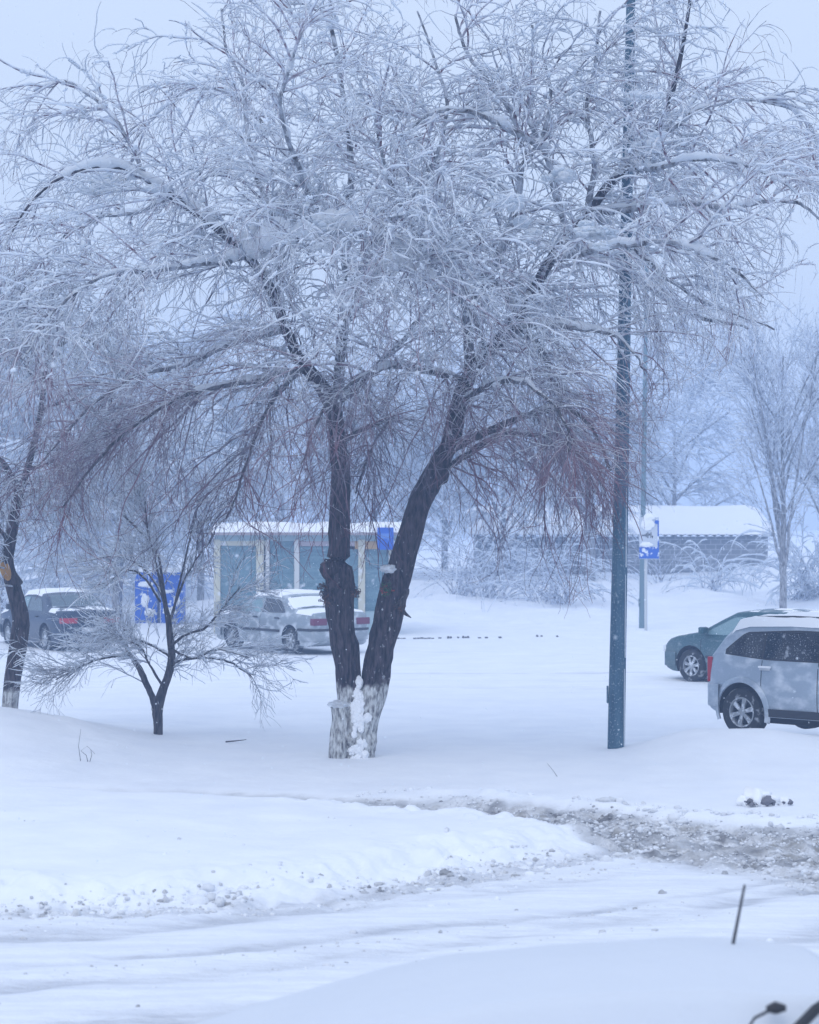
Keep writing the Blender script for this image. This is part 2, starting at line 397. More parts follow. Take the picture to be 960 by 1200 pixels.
lumps('thrown_clods', X, Y, rng.gamma(1.4, .010, len(X)) + .008, M['ground'], 'pale snow lumps thrown up beyond the brown slush', 'snow', attrs=rng.uniform(0, .45, len(X)))
# crumbs pressed up along the wheel tracks of the near road
X, Y = scatter(26000, lambda x, y: (np.exp(-((near_D(x, y) + .35) / .10) ** 2) + np.exp(-((near_D(x, y) - 1.55) / .16) ** 2) + .6 * np.exp(-((near_D(x, y) + 1.1) / .10) ** 2)) * (vnoise(x * 1.1, y * 1.1, 66) > .42) * .5, -5, 5, 13.5, 22)
lumps('track_crumbs', X, Y, rng.gamma(1.3, .0045, len(X)) + .004, M['ground'], 'small grey snow crumbs along the wheel tracks of the near road', 'snow', sink=-.1, attrs=rng.uniform(0, .8, len(X)))
# the bigger heap at the right with dark rubble
bx, by = g(886, 944)
hp = empty('snow_heap', (bx, by, gz(bx, by)), 0, 'small heap of snow over dark rubble beside the slushy turning', 'snow heap')
for k, (dx, dy, r_, mm) in enumerate(((0, 0, .15, 'snow'), (.14, -.02, .10, 'snow'), (.33, .0, .075, 'snow'), (-.12, .0, .09, 'snow'), (.02, -.10, .07, 'snow'), (-.06, -.12, .045, 'rub'), (-.01, -.15, .035, 'rub'), (.05, -.14, .04, 'rub'), (.10, -.11, .055, 'rub'), (.17, -.10, .03, 'rub'), (-.11, -.11, .03, 'rub'), (.36, -.06, .03, 'rub'), (.31, -.07, .022, 'rub'))):
    if 'rub' not in M: M['rub'] = mat('wet_rubble', (.16,.16,.19), .7)
    v, f = ico(3); nn = 1 + (.8 if mm == 'rub' else .5) * (vnoise(v[:, 0] * 2.2 + k, v[:, 1] * 2.2 + 7, 60 + k, v[:, 2] * 2.2 + 5) - .5) * 2 + .35 * (vnoise(v[:, 0] * 5 + k, v[:, 1] * 5 + 7, 70 + k, v[:, 2] * 5 + 5) - .5)
    o = link('heap_lump' if mm == 'snow' else 'rubble', np_mesh('lump', v * nn[:, None] * r_ * np.array([1.05, 1, .8]), f), M[mm], hp); o.location = (dx, dy, r_ * .4 + (.03 if mm == 'rub' else 0))

# ------------------------------------------------------------------ strands -> meshes
def norm(a): return a / (np.linalg.norm(a, axis=-1, keepdims=True) + 1e-9)
def tubes(P, Rr, sides=3):
    """P (N,K,3), Rr (N,K) -> verts, quads"""
    n, k, _ = P.shape
    T = np.empty_like(P); T[:, 1:-1] = P[:, 2:] - P[:, :-2]; T[:, 0] = P[:, 1] - P[:, 0]; T[:, -1] = P[:, -1] - P[:, -2]
    T = norm(T)
    ref = np.where(np.abs(T[:, :, 2:3].mean(1, keepdims=True)) > .85, np.array([1., 0, 0]), np.array([0, 0, 1.]))
    ref = np.broadcast_to(ref, T.shape)
    A = norm(np.cross(T, ref)); B = np.cross(T, A)
    an = np.arange(sides) * 2 * np.pi / sides + .3
    ring = P[:, :, None] + Rr[:, :, None, None] * (A[:, :, None] * np.cos(an)[None, None, :, None] + B[:, :, None] * np.sin(an)[None, None, :, None])
    base = (np.arange(n)[:, None, None] * k + np.arange(k - 1)[None, :, None]) * sides
    s = np.arange(sides)[None, None, :]; s2 = (s + 1) % sides
    q = np.stack([base + s, base + s2, base + s2 + sides, base + s + sides], -1)
    return ring.reshape(-1, 3), q.reshape(-1, 4)
class Strands:
    def __init__(s): s.V = []; s.F = []; s.n = 0
    def add(s, P, Rr, sides=3):
        if len(P) == 0: return
        v, f = tubes(P, Rr, sides); s.V.append(v); s.F.append(f + s.n); s.n += len(v)
    def build(s, name, m, parent, smooth=True):
        if not s.V: return None
        return link(name, np_mesh(name, np.concatenate(s.V), np.concatenate(s.F)), m, parent, smooth)
def catmull(pts, n):
    p = np.array(pts, float); p = np.vstack([2 * p[0] - p[1], p, 2 * p[-1] - p[-2]])
    t = np.linspace(0, len(pts) - 1 - 1e-6, n); i = t.astype(int); f = (t - i)[:, None]
    a, b, c, d = p[i], p[i + 1], p[i + 2], p[i + 3]
    return .5 * (2 * b + (c - a) * f + (2 * a - 5 * b + 4 * c - d) * f ** 2 + (3 * b - a - 3 * c + d) * f ** 3)
def grow(P0, D0, L, K, droop, jit, wind=(0, 0, 0), curl=0):
    """vectorised strand growth; L, droop per strand arrays"""
    n = len(P0); P = np.empty((n, K, 3)); P[:, 0] = P0; D = norm(D0.copy()); step = (L / (K - 1))[:, None]
    tor = rng.normal(0, 1, (n, 3)) * curl
    for k in range(1, K):
        D = D + np.array([0, 0, -1.]) * (droop[:, None] if np.ndim(droop) else droop) / (K - 1) + rng.normal(0, jit, (n, 3)) / math.sqrt(K) + np.array(wind) / (K - 1) + tor / (K - 1)
        D = norm(D); P[:, k] = P[:, k - 1] + D * step
    return P
def sample(P, Rr, n, lo=.15, hi=1.0, power=1.0, weights=None):
    """random points on strands"""
    N_, K, _ = P.shape
    i = rng.choice(N_, n, p=weights) if weights is not None else rng.integers(0, N_, n)
    t = (lo + (hi - lo) * rng.uniform(0, 1, n) ** power) * (K - 1 - 1e-6)
    k = t.astype(int); f = (t - k)[:, None]
    pos = P[i, k] * (1 - f) + P[i, k + 1] * f
    tan = norm(P[i, k + 1] - P[i, k]); rad = Rr[i, k] * (1 - f[:, 0]) + Rr[i, k + 1] * f[:, 0]
    return pos, tan, rad
def taper(n, K, r0, r1): return r0[:, None] + (np.asarray(r1)[..., None] if np.ndim(r1) else r1 - 0 * r0[:, None]) * 0 + (np.linspace(0, 1, K)[None] * ((r1 - r0)[:, None]))
def snow_on(S, P, Rr, amount, sides=4, clump=1.0, seed=3, fine=.7):
    """snow lying along the upper side of strands"""
    n, K, _ = P.shape
    T = np.gradient(P, axis=1); T = norm(T); hz_ = np.sqrt(np.clip(1 - T[:, :, 2] ** 2, 0, 1))
    nz = vnoise(P[:, :, 0] * 3.1, P[:, :, 1] * 3.1 + 50, seed, P[:, :, 2] * 3.1)
    nz2 = vnoise(P[:, :, 0] * 14, P[:, :, 1] * 14 + 50, seed + 5, P[:, :, 2] * 14)
    a = amount if np.ndim(amount) else np.full((n, K), amount)
    rs = a * (.25 + .75 * hz_ ** 1.5) * np.clip(.25 + 1.5 * (nz - .3) * clump + fine * (nz2 - .5), .12, 2.2)
    rs[:, 0] *= .6; rs[:, -1] *= .5
    Q = P.copy(); Q[:, :, 2] += (Rr * .55 + rs * .55) * hz_
    if sides < 7: S.add(Q, rs, sides); return
    k3 = np.linspace(0, K - 1.001, K * 4); i3 = k3.astype(int); f3 = (k3 - i3)[None, :]
    Q3 = Q[:, i3] * (1 - f3[..., None]) + Q[:, i3 + 1] * f3[..., None]; R3_ = rs[:, i3] * (1 - f3) + rs[:, i3 + 1] * f3
    R3_ = R3_ * (.55 + .9 * vnoise(Q3[:, :, 0] * 7, Q3[:, :, 1] * 7 + 20, seed + 9, Q3[:, :, 2] * 7))
    v_, f_ = bark_tube(Q3, R3_, 12, .30, seed, freq=17); S.V.append(v_); S.F.append(f_ + S.n); S.n += len(v_)

def limb_strand(pts_px, d0, K=None, scale=1.0):
    """pts: (px, py, depth offset, width px) -> P (1,K,3), R (1,K)"""
    W = []
    for q in pts_px:
        px, py, dy, wpx = q; d = d0 + dy; x, y, z = at(px, py, d); W.append((x, y, z, wpx / 2 / F * d * scale))
    K = K or max(8, 4 * len(pts_px)); C = catmull(W, K)
    C[:, 3] = np.maximum(C[:, 3], .004)
    return C[None, :, :3], C[None, :, 3]
def knots(P, Rr, amp=.12, seed=1):
    """uneven radii for trunks and limbs"""
    n = vnoise(P[:, :, 0] * 5, P[:, :, 2] * 5, seed); return Rr * (1 + amp * (n - .5) * 2)

def bark_tube(P, Rr, sides, bulge=.10, seed=0, freq=9, flare=None):
    v, f = tubes(P, Rr, sides); c = np.repeat(P.reshape(-1, 3), sides, 0)
    d = v - c
    n = vnoise(v[:, 0] * freq + 31, v[:, 1] * freq + 17, seed, v[:, 2] * freq * .35 + 40) - .5
    n2 = vnoise(v[:, 0] * 3 + 31, v[:, 1] * 3 + 17, seed + 3, v[:, 2] * 2.2 + 40) - .5
    return c + d * (1 + bulge * 2 * n + bulge * 1.4 * n2)[:, None], f

# ------------------------------------------------------------------ the big two-stemmed tree
TD = 29.3
def big_tree():
    x0, y0, _ = at(413, 892, TD); base = np.array([x0, y0, gz(x0, y0) - .04])
    root = empty('elm_tree', base, 0, 'big snow laden tree with two dark leaning stems, whitewashed where they fork', 'tree')
    loc = lambda P: P - base
    L0 = [(414,900,0,34),(413,850,0,31),(409,800,0,27),(404,760,0,30),(398,700,0,33),(397,640,0,27),(399,560,.05,24),(396,520,.1,21),(390,480,.15,20),(376,452,.15,17),(355,425,.2,15),(335,385,.1,13),(318,340,0,12),(290,300,-.1,11),(245,260,-.2,10),(195,226,-.3,8),(165,207,-.4,6),(130,195,-.5,5),(85,202,-.6,4),(45,228,-.6,3),(12,275,-.6,2),(-8,330,-.6,1)]
    R0 = [(418,900,0,40),(424,860,0,36),(438,805,0,32),(446,760,0,30),(465,685,0,31),(487,605,0,27),(506,560,0,25),(527,520,0,22),(537,480,0,21),(550,440,0,19),(565,420,0,16),(585,400,.0,15),(603,378,.0,15),(625,342,.1,14),(645,305,.2,13),(665,280,.3,12),(690,250,.4,11),(712,218,.45,10),(740,192,.5,9),(765,160,.6,8),(785,118,.7,6),(797,70,.7,5),(806,20,.7,4),(812,-25,.7,3)]
    STUMP = [(396,900,-.12,26),(398,870,-.12,24),(400,845,-.1,23),(399,828,-.1,24)]
    limbs = [
     [(392,485,.15,15),(399,445,.25,13),(405,400,.4,12),(412,340,.7,11),(405,280,.9,10),(415,200,1.1,8),(408,120,1.2,6),(396,40,1.3,5),(390,-20,1.3,3)],
     [(330,365,.05,8),(327,300,.1,7),(318,250,.1,7),(300,205,.2,6),(288,150,.3,5),(282,100,.3,4),(262,60,.3,3),(255,15,.3,2.5)],
     [(290,300,-.1,9),(318,290,-.8,9),(350,281,-1.6,9),(390,270,-2.2,8),(430,273,-2.5,7),(470,292,-2.6,5),(500,322,-2.6,3)],
     [(400,440,.1,8),(402,400,-.8,8),(405,372,-1.5,8),(415,345,-2.1,7),(440,318,-2.5,7),(478,312,-2.7,5),(512,330,-2.7,3)],
     [(167,208,-.4,6),(150,168,-.3,5),(125,130,-.2,4),(100,108,-.1,4),(70,96,0,3),(35,105,.1,2.5)],
     [(358,430,.2,8),(310,445,-.4,7),(250,452,-.9,6),(200,468,-1.2,5),(150,500,-1.4,4),(110,540,-1.5,3),(70,595,-1.6,2)],
     [(335,385,.1,8),(280,400,.7,7),(220,428,1.3,6),(160,445,1.7,4),(100,490,1.9,3),(40,560,2,2)],
     [(355,430,.2,6),(325,460,-.6,5),(300,510,-1.1,4),(282,560,-1.3,3),(265,605,-1.4,2)],
     [(405,280,.9,8),(360,220,1.7,7),(320,160,2.4,6),(280,118,2.9,5),(230,105,3.2,4),(190,135,3.3,3),(150,180,3.3,2)],
     [(412,340,.7,8),(445,280,.4,7),(480,230,.2,6),(510,180,0,5),(520,120,0,4),(500,60,0,3),(480,10,0,2)],
     [(405,300,.9,8),(370,240,-.3,7),(350,190,-1.2,6),(330,130,-1.9,5),(345,70,-2.3,4),(360,20,-2.4,3)],
     [(290,300,-.1,8),(240,310,-1.2,7),(180,320,-2.0,5),(120,330,-2.5,4),(60,370,-2.8,3),(20,430,-2.9,2)],
     [(245,260,-.2,7),(210,230,.9,6),(160,250,1.8,5),(100,260,2.4,4),(50,300,2.7,3),(5,360,2.8,2)],
     [(396,520,.1,8),(430,500,.8,6),(460,490,1.3,5),(440,520,1.7,3),(420,580,1.8,2)],
     [(398,470,.2,8),(430,440,.9,7),(470,400,1.6,6),(500,360,2.2,4),(520,340,2.5,3)],
     [(552,437,.1,15),(551,400,.2,13),(550,360,.3,12),(562,330,.3,11),(582,300,.3,10),(600,260,.2,9),(612,220,.1,8),(618,190,.1,7),(640,160,.2,6),(650,110,.3,4),(640,60,.3,3)],
     [(618,190,.1,7),(600,140,.3,6),(575,100,.4,5),(548,62,.5,4),(530,20,.5,3)],
     [(645,180,.1,8),(617,164,-.2,8),(590,150,-.4,7),(560,138,-.5,6),(530,134,-.6,5),(500,142,-.6,4),(468,168,-.6,3)],
     [(665,275,.3,9),(655,230,.1,8),(645,180,.1,8),(625,140,.0,5),(630,90,0,4),(628,30,0,3)],
     [(740,192,.5,7),(775,160,.2,6),(820,130,0,5),(870,119,-.1,4),(915,126,-.2,4),(948,150,-.2,3),(962,190,-.2,2)],
     [(690,250,.4,9),(740,246,-.2,8),(790,240,-.5,7),(840,244,-.7,6),(890,240,-.8,5),(930,238,-.9,4),(958,262,-.9,2.5)],
     [(585,400,0,9),(615,386,-.3,8),(650,384,-.5,7),(690,389,-.7,6),(722,398,-.8,4),(742,420,-.9,2.5),(752,440,-1,1.5)],
     [(520,535,0,11),(545,519,-.2,10),(575,505,-.4,9),(610,490,-.5,8),(640,478,-.6,7),(670,476,-.6,6),(700,500,-.7,4),(722,545,-.8,3)],
     [(512,552,0,9),(550,532,.3,8),(590,508,.6,7),(640,510,.9,5),(680,530,1.2,3),(700,555,1.3,2)],
     [(603,380,0,8),(625,400,-.2,7),(640,430,-.3,6),(650,462,-.3,5),(655,495,-.3,3.5),(652,530,-.3,2)],
     [(603,380,0,5),(594,350,.1,5),(584,332,.1,5),(575,328,.1,4)],
     [(665,280,.3,9),(700,305,1.0,8),(760,335,1.8,7),(820,368,2.2,5),(880,382,2.4,3)],
     [(625,342,.1,9),(600,320,1.1,8),(560,285,2.1,7),(520,240,2.8,6),(480,205,3.2,4),(440,190,3.3,3)],
     [(645,305,.2,9),(680,298,-1.0,8),(730,286,-1.8,7),(790,283,-2.3,5),(845,305,-2.6,4),(890,345,-2.8,2)],
     [(690,250,.4,8),(697,190,.2,7),(690,130,.3,5),(700,70,.4,4),(707,15,.4,3)],
     [(548,445,0,8),(512,440,-.4,7),(470,432,-1.0,6),(430,442,-1.4,5),(385,480,-1.7,3),(355,545,-1.8,2)],
     [(537,480,0,8),(560,458,-1.0,7),(600,448,-2.0,6),(640,470,-2.6,4),(665,505,-2.9,3),(672,535,-3,2)],
     [(565,420,0,8),(560,390,-1.0,7),(540,340,-1.9,6),(520,290,-2.5,5),(490,260,-2.8,4),(450,260,-2.9,3)],
     [(712,218,.45,8),(740,190,1.3,7),(780,150,2.0,5),(820,110,2.4,4),(850,85,2.6,3),(868,80,2.6,2)],
     [(740,192,.5,8),(760,200,-.7,7),(800,190,-1.6,5),(850,190,-2.2,4),(900,205,-2.5,3),(945,235,-2.6,2)],
     [(550,360,.3,8),(520,330,-.2,7),(495,290,-.4,6),(470,240,-.4,5),(450,190,-.4,4),(440,140,-.4,3)],
     [(690,250,.4,7),(735,280,.3,6),(780,320,.2,5),(830,350,.1,4),(870,365,0,3),(905,380,0,2)],
    ]
    # stems
    PL, RL = limb_strand(L0, TD, 110); PR, RR = limb_strand(R0, TD, 130); PS, RS = limb_strand(STUMP, TD, 16)
    parts = []; off = 0; VV = []; FF = []
    for P, Rr, seed in ((PL, RL, 1), (PR, RR, 2), (PS, RS, 3)):
        v, f = bark_tube(loc(P), Rr, 30, .13, seed, freq=15); VV.append(v); FF.append(f + off); off += len(v)
    # burls where old limbs were cut
    vi, fi = ico(3)
    quads = []
    def burl(px, py, dy, rx, rz, seed):
        nonlocal off
        c = np.array(at(px, py, TD + dy)) - base; n = 1 + .5 * (vnoise(vi[:, 0] * 2 + 9, vi[:, 1] * 2 + 9, seed, vi[:, 2] * 2 + 9) - .5)
        v = vi * n[:, None] * np.array([rx, rx, rz]) + c
        VV.append(v); quads.append((fi + off)); off += len(v)
    burl(387, 668, -.08, .13, .15, 5); burl(392, 692, -.08, .15, .22, 6); burl(456, 688, -.1, .10, .20, 8); burl(420, 868, 0, .24, .22, 9); burl(516, 556, 0, .12, .14, 11)
    Vt = np.concatenate(VV); me = bpy.data.meshes.new('trunk')
    tri = np.concatenate(quads); qd = np.concatenate(FF)
    me.from_pydata(Vt.tolist(), [], qd.tolist() + tri.tolist()); me.update()
    link('trunk', me, M['bark'], root)
    # the sawn top of the stump
    c = np.array(at(399, 829, TD - .1)) - base; mb = MB(); mb.tube([c + np.array([0,0,-.03]), c + np.array([0,0,.012])], [.120, .112], 14); mb.build('stump_top', M['bark_plain'], root, True)
    SN = Strands(); TW = Strands()
    all_limbs = [(loc(PL[:, 45:]), RL[:, 45:]), (loc(PR[:, 50:]), RR[:, 50:])]
    for q in limbs:
        P, Rr = limb_strand(q, TD, 34); P = loc(P) + 0
        wob = np.stack([np.cumsum(rng.normal(0, .008, 34)), np.cumsum(rng.normal(0, .008, 34)), np.cumsum(rng.normal(0, .008, 34))], 1)
        wob -= wob[0]; P = P + wob[None]
        v, f = bark_tube(P, Rr, 9, .08, 5); link('limb', np_mesh('limb', v, f), M['bark_limb'], root)
        all_limbs.append((P, Rr))
    def heavy(z): return sstep(3.6, 6.2, z)       # the lower curtain of twigs is nearly bare
    for k, (P, Rr) in enumerate(all_limbs):
        boost = 3.0 if k == 4 else 2.8 if k == 5 else 1.6 if k == 0 else 1.25
        if k < 2: P, Rr = P[:, 14:], Rr[:, 14:]
        z = P[:, :, 2]
        snow_on(SN, P, Rr, (Rr * .75 + .022) * (.30 + .75 * heavy(z)) * boost, 8, fine=.15)
    # fork and stump snow
    cnt = np.array([22, 12, 35.])
    centre = np.array([.6, 0, 5.2])
    # level 1 from the limbs
    LP = np.concatenate([P[:, np.linspace(0, P.shape[1] - 1, 30).astype(int)] for P, _ in all_limbs]); LR = np.concatenate([Rr[:, np.linspace(0, Rr.shape[1] - 1, 30).astype(int)] for _, Rr in all_limbs])
    ln = np.linalg.norm(np.diff(LP, axis=1), axis=2).sum(1); wt = ln / ln.sum()
    def outward(pos):
        o = pos - centre; o[:, 2] *= .35; return norm(o)
    def level(PP, RR_, n, Lr, K, rr, up, drp, jit, side=1.0, along=.6, out=.35, lo=.1, hi=1, wts=None, fade=None, curl=0, minr=.0022, env=1):
        pos, tan, rad = sample(PP, RR_, n, lo, hi, 1, wts)
        rnd = rng.normal(0, 1, (n, 3)); rnd -= (rnd * tan).sum(1, keepdims=True) * tan; rnd = norm(rnd)
        D = norm(tan * along + rnd * side + outward(pos) * out + np.array([0, 0, up]))
        L = rng.uniform(*Lr, n)
        dr = rng.uniform(*drp, n)
        if fade is not None: L, dr = fade(pos, L, dr)
        P = grow(pos, D, L, K, dr, jit, curl=curl)
        if env is not None:
            tip = P[:, -1] + base; X_w = tip[:, 0]; up_ok = tip[:, 2] < np.interp(X_w, [-5.8, -4.3, -3.3, -2.2, 4.0, 5.2, 6], [9.0, 9.6, 9.9, 11.8, 11.2, 9.2, 8.5])
            dn_ok = tip[:, 2] > np.interp(X_w, [2.6, 3.3, 4.4, 5.3], [2.0, 4.3, 5.4, 6.8]); q_ = up_ok & dn_ok & (X_w < 5.7)
            P = P[q_]; rad = rad[q_]; n = len(P)
        r0 = np.minimum(rad * .75, rr[0] * rng.uniform(.7, 1.3, n)); r0 = np.maximum(r0, minr * 1.3)
        Rr = taper(n, K, r0, np.full(n, max(rr[1], minr)))
        return P, Rr
    def fade1(pos, L, dr):
        low = pos[:, 2] < 4.6
        return L * np.where(low, .85, 1.05), dr + np.where(low, .1, 0)
    P1, R1 = level(LP, LR, 900, (.7, 2.1), 14, (.014, .0045), .25, (.4, 1.5), .42, along=.8, out=.35, wts=wt, fade=fade1, lo=.06)
    TW.add(P1, R1, 5)
    snow_on(SN, P1, R1, (.014 + R1 * .6) * (.12 + .95 * heavy(P1[:, :, 2])), 5, seed=11)
    P2, R2 = level(P1, R1, 5600, (.35, 1.2), 12, (.0046, .0020), .12, (.2, 1.7), .55, side=.7, along=1.0, out=.2, lo=.05, minr=.0024, curl=.35)
    TW.add(P2, R2, 4)
    z2 = P2[:, :, 2]
    snow_on(SN, P2, R2, (.0130 + 0 * z2) * (.04 + 1.1 * heavy(z2)), 4, seed=12)
    P3, R3 = level(P2, R2, 14500, (.16, .55), 8, (.0030, .0016), .05, (.0, 2.0), .62, side=.75, along=1.0, out=.1, lo=.05, curl=.35, minr=.0018)
    TW.add(P3, R3, 3)
    z3 = P3[:, :, 2]
    snow_on(SN, P3, R3, (.0092 + 0 * z3) * (.02 + 1.1 * heavy(z3)), 3, clump=1.3, seed=13)
    # bare hanging shoots under the crown
    low = np.where((LP[:, 8:, 2].min(1) < 5.2))[0]; wl = np.zeros(len(LP)); wl[low] = ln[low]; wl /= wl.sum()
    PC, RC = level(LP, LR, 400, (.6, 1.6), 13, (.007, .003), .25, (.5, 2.0), .5, side=1.1, along=.5, out=.55, wts=wl, lo=.1, curl=.8)
    kp = (PC[:, 0, 2] > 2.9) & (PC[:, 0, 2] < 5.4) & (PC[:, :, 2].min(1) > 2.3); PC, RC = PC[kp], RC[kp]
    TW.add(PC, RC, 4)
    PD, RD = level(PC, RC, 3000, (.2, .8), 9, (.0034, .0018), .05, (.2, 2.0), .5, side=.8, along=.9, out=.15, lo=.05, curl=1.0, minr=.0018)
    TW.add(PD, RD, 3); snow_on(SN, PC, RC, .006, 3, seed=31); snow_on(SN, PD, RD, .003, 3, seed=32)
    # clotted snow pads where twigs knit together
    sel = np.where(heavy(P2[:, 4, 2]) > .5)[0]; sel = sel[vnoise(P2[sel, 4, 0] * 1.6, P2[sel, 4, 1] * 1.6 + 9, 77, P2[sel, 4, 2] * 1.6) > .60][:900]
    def clumps(PP_, n_, r0_, r1_):
        pos, tan, _ = sample(PP_, np.zeros(PP_.shape[:2]), n_, .05, .9); pos = pos[heavy(pos[:, 2]) > .45]; n_ = len(pos); tan = tan[:n_]
        keep = vnoise(pos[:, 0] * 1.5 + 40, pos[:, 1] * 1.5 + 9, 77, pos[:, 2] * 1.5 + 9) > .47; pos = pos[keep]; tan = tan[keep]; n_ = len(pos)
        tan = norm(tan * np.array([1, 1, .5])); ln_ = rng.uniform(.03, .11, n_); t_ = np.linspace(-.5, .5, 6)
        Q = pos[:, None] + tan[:, None] * (ln_[:, None] * t_[None])[:, :, None]; rs = rng.uniform(r0_, r1_, (n_, 1)) * np.array([.25, .8, 1, .95, .75, .2])[None] * rng.uniform(.7, 1.3, (n_, 6))
        Q[:, :, 2] += rs.mean(1, keepdims=True) * .6 + rng.normal(0, .004, (n_, 6)); SN.add(Q, rs, 6)
    clumps(P1, 4200, .014, .036); clumps(P2, 9000, .008, .019)
    TW.build('crown', M['twig'], root); SN.build('snow_cover', M['snow_tree'], root)
    # snow pads: fork, stump top, burl, big pad in the crown at the right
    def pad(px, py, dy, rx, ry, rz, seed, am=1.0):
        am = .6 if py > 640 else 1.0
        c = np.array(at(px, py, TD + dy)) - base; v, f = ico(4)
        n = 1 + am * .9 * (vnoise(v[:, 0] * 2.3 + 9, v[:, 1] * 2.3 + 9, seed, v[:, 2] * 2.3 + 9) - .5) + am * .5 * (vnoise(v[:, 0] * 6 + 9, v[:, 1] * 6 + 9, seed + 1, v[:, 2] * 6 + 9) - .5)
        return v * n[:, None] * np.array([rx, ry, rz]) + c, f
    VV = []; FF = []; off = 0
    crown_pads = []
    for cx_, cy_, dy_, sp_, n_ in ((700, 275, -2.3, 26, 14), (392, 266, -2.3, 30, 9), (350, 284, -1.7, 18, 5), (300, 268, .0, 8, 3), (440, 322, -2.5, 16, 4), (620, 262, -1.2, 20, 5), (600, 236, -1.5, 24, 5), (655, 208, -1.2, 24, 6), (765, 172, -.6, 24, 6), (745, 108, .0, 20, 5), (500, 245, -1.2, 22, 4), (190, 214, -.4, 18, 4), (120, 215, -.9, 24, 4)):
        for _ in range(n_): (rng.random() < .6) and crown_pads.append((cx_ + rng.normal(0, sp_ * .5), cy_ + rng.normal(0, sp_ * .35), dy_ + rng.normal(0, .12), *(rng.uniform(.07, .15, 2)), rng.uniform(.035, .065), int(rng.integers(100))))
    for a_ in ((399, 826, -.1, .15, .15, .055, 1), (456, 667, -.12, .105, .10, .055, 4), *crown_pads):
        v, f = pad(*a_); link('snow_pad', np_mesh('snow_pad', v, f), M['snow_tree'], root)
    for _ in range(46):
        py_ = rng.uniform(800, 890); px_ = 419 + rng.normal(0, 1.5 + 4 * (py_ - 800) / 90); r_ = rng.uniform(.026, .055) * (1.3 if 805 < py_ < 850 else 1)
        v, f = pad(px_, py_, -.10 - .10 * (py_ - 800) / 45 if py_ < 845 else -.20 + rng.normal(0, .01), r_, r_ * .8, r_ * rng.uniform(.8, 1.8), int(rng.integers(100))); link('snow_pad', np_mesh('snow_pad', v, f), M['snow'], root)
    v, f = ico(5); nn = 1 + .5 * (fbm(v[:, 0] * 3 + 9, v[:, 1] * 3 + 9, 44, 3) - .5); cb = np.array(at(420, 893, TD - .1)) - base
    link('snow_drift', np_mesh('snow_drift', v * nn[:, None] * np.array([.33, .30, .07]) + cb, f), M['snow'], root)
    # tufts of dead leaves and a splintered stub
    def tuft(name, px, py, dy, n, r_, mats):
        c = Vector(at(px, py, TD + dy)) - Vector(base); mb = MB()
        for i in range(n):
            d = Vector(rng.normal(0, 1, 3)).normalized(); p = c + d * r_ * random.uniform(.2, 1); a_ = Vector(rng.normal(0, 1, 3)).normalized() * .028; b_ = d.cross(a_).normalized() * .014
            t_ = d * .012
            mb.add([p - a_, p + b_ + t_, p + a_, p - b_ + t_], [(0, 1, 2, 3)], random.randrange(len(mats)))
        for i in range(6):
            d = Vector(rng.normal(0, 1, 3)).normalized(); mb.tube([c, c + d * r_ * .7, c + d * r_ * 1.2 + Vector((0, 0, -.02))], [.006, .004, .002], 4)
        mb.build(name, [M[m] for m in mats], root)
    tuft('leaf_tuft', 381, 700, -.22, 60, .12, ['leaf', 'bark_plain']); tuft('leaf_tuft', 379, 688, -.2, 30, .08, ['leaf', 'bark_plain'])
    tuft('leaf_tuft', 417, 694, -.2, 40, .07, ['leaf', 'bark_plain'])
    tuft('leaf_tuft', 453, 690, -.25, 70, .10, ['leaf_green', 'leaf_green', 'leaf', 'leaf_red']); tuft('leaf_tuft', 469, 712, -.2, 40, .08, ['leaf', 'bark_plain'])
    mb = MB(); c = lambda px, py, dy: Vector(at(px, py, TD + dy)) - Vector(base)
    mb.tube([c(462, 712, -.1), c(471, 706, -.18), c(477, 694, -.2), c(479, 690, -.2)], [.07, .05, .035, .012], 8); mb.build('broken_stub', M['bark_plain'], root, True)
    mb = MB(); mb.tube([c(468, 712, -.12), c(476, 720, -.2), c(482, 724, -.2)], [.035, .022, .006], 6); mb.build('broken_stub', M['bark_plain'], root, True)
    mb = MB(); mb.tube([c(386, 674, -.1), c(379, 660, -.16)], [.06, .05], 8); mb.build('broken_stub', M['bark_plain'], root, True)
    return root
big_tree()

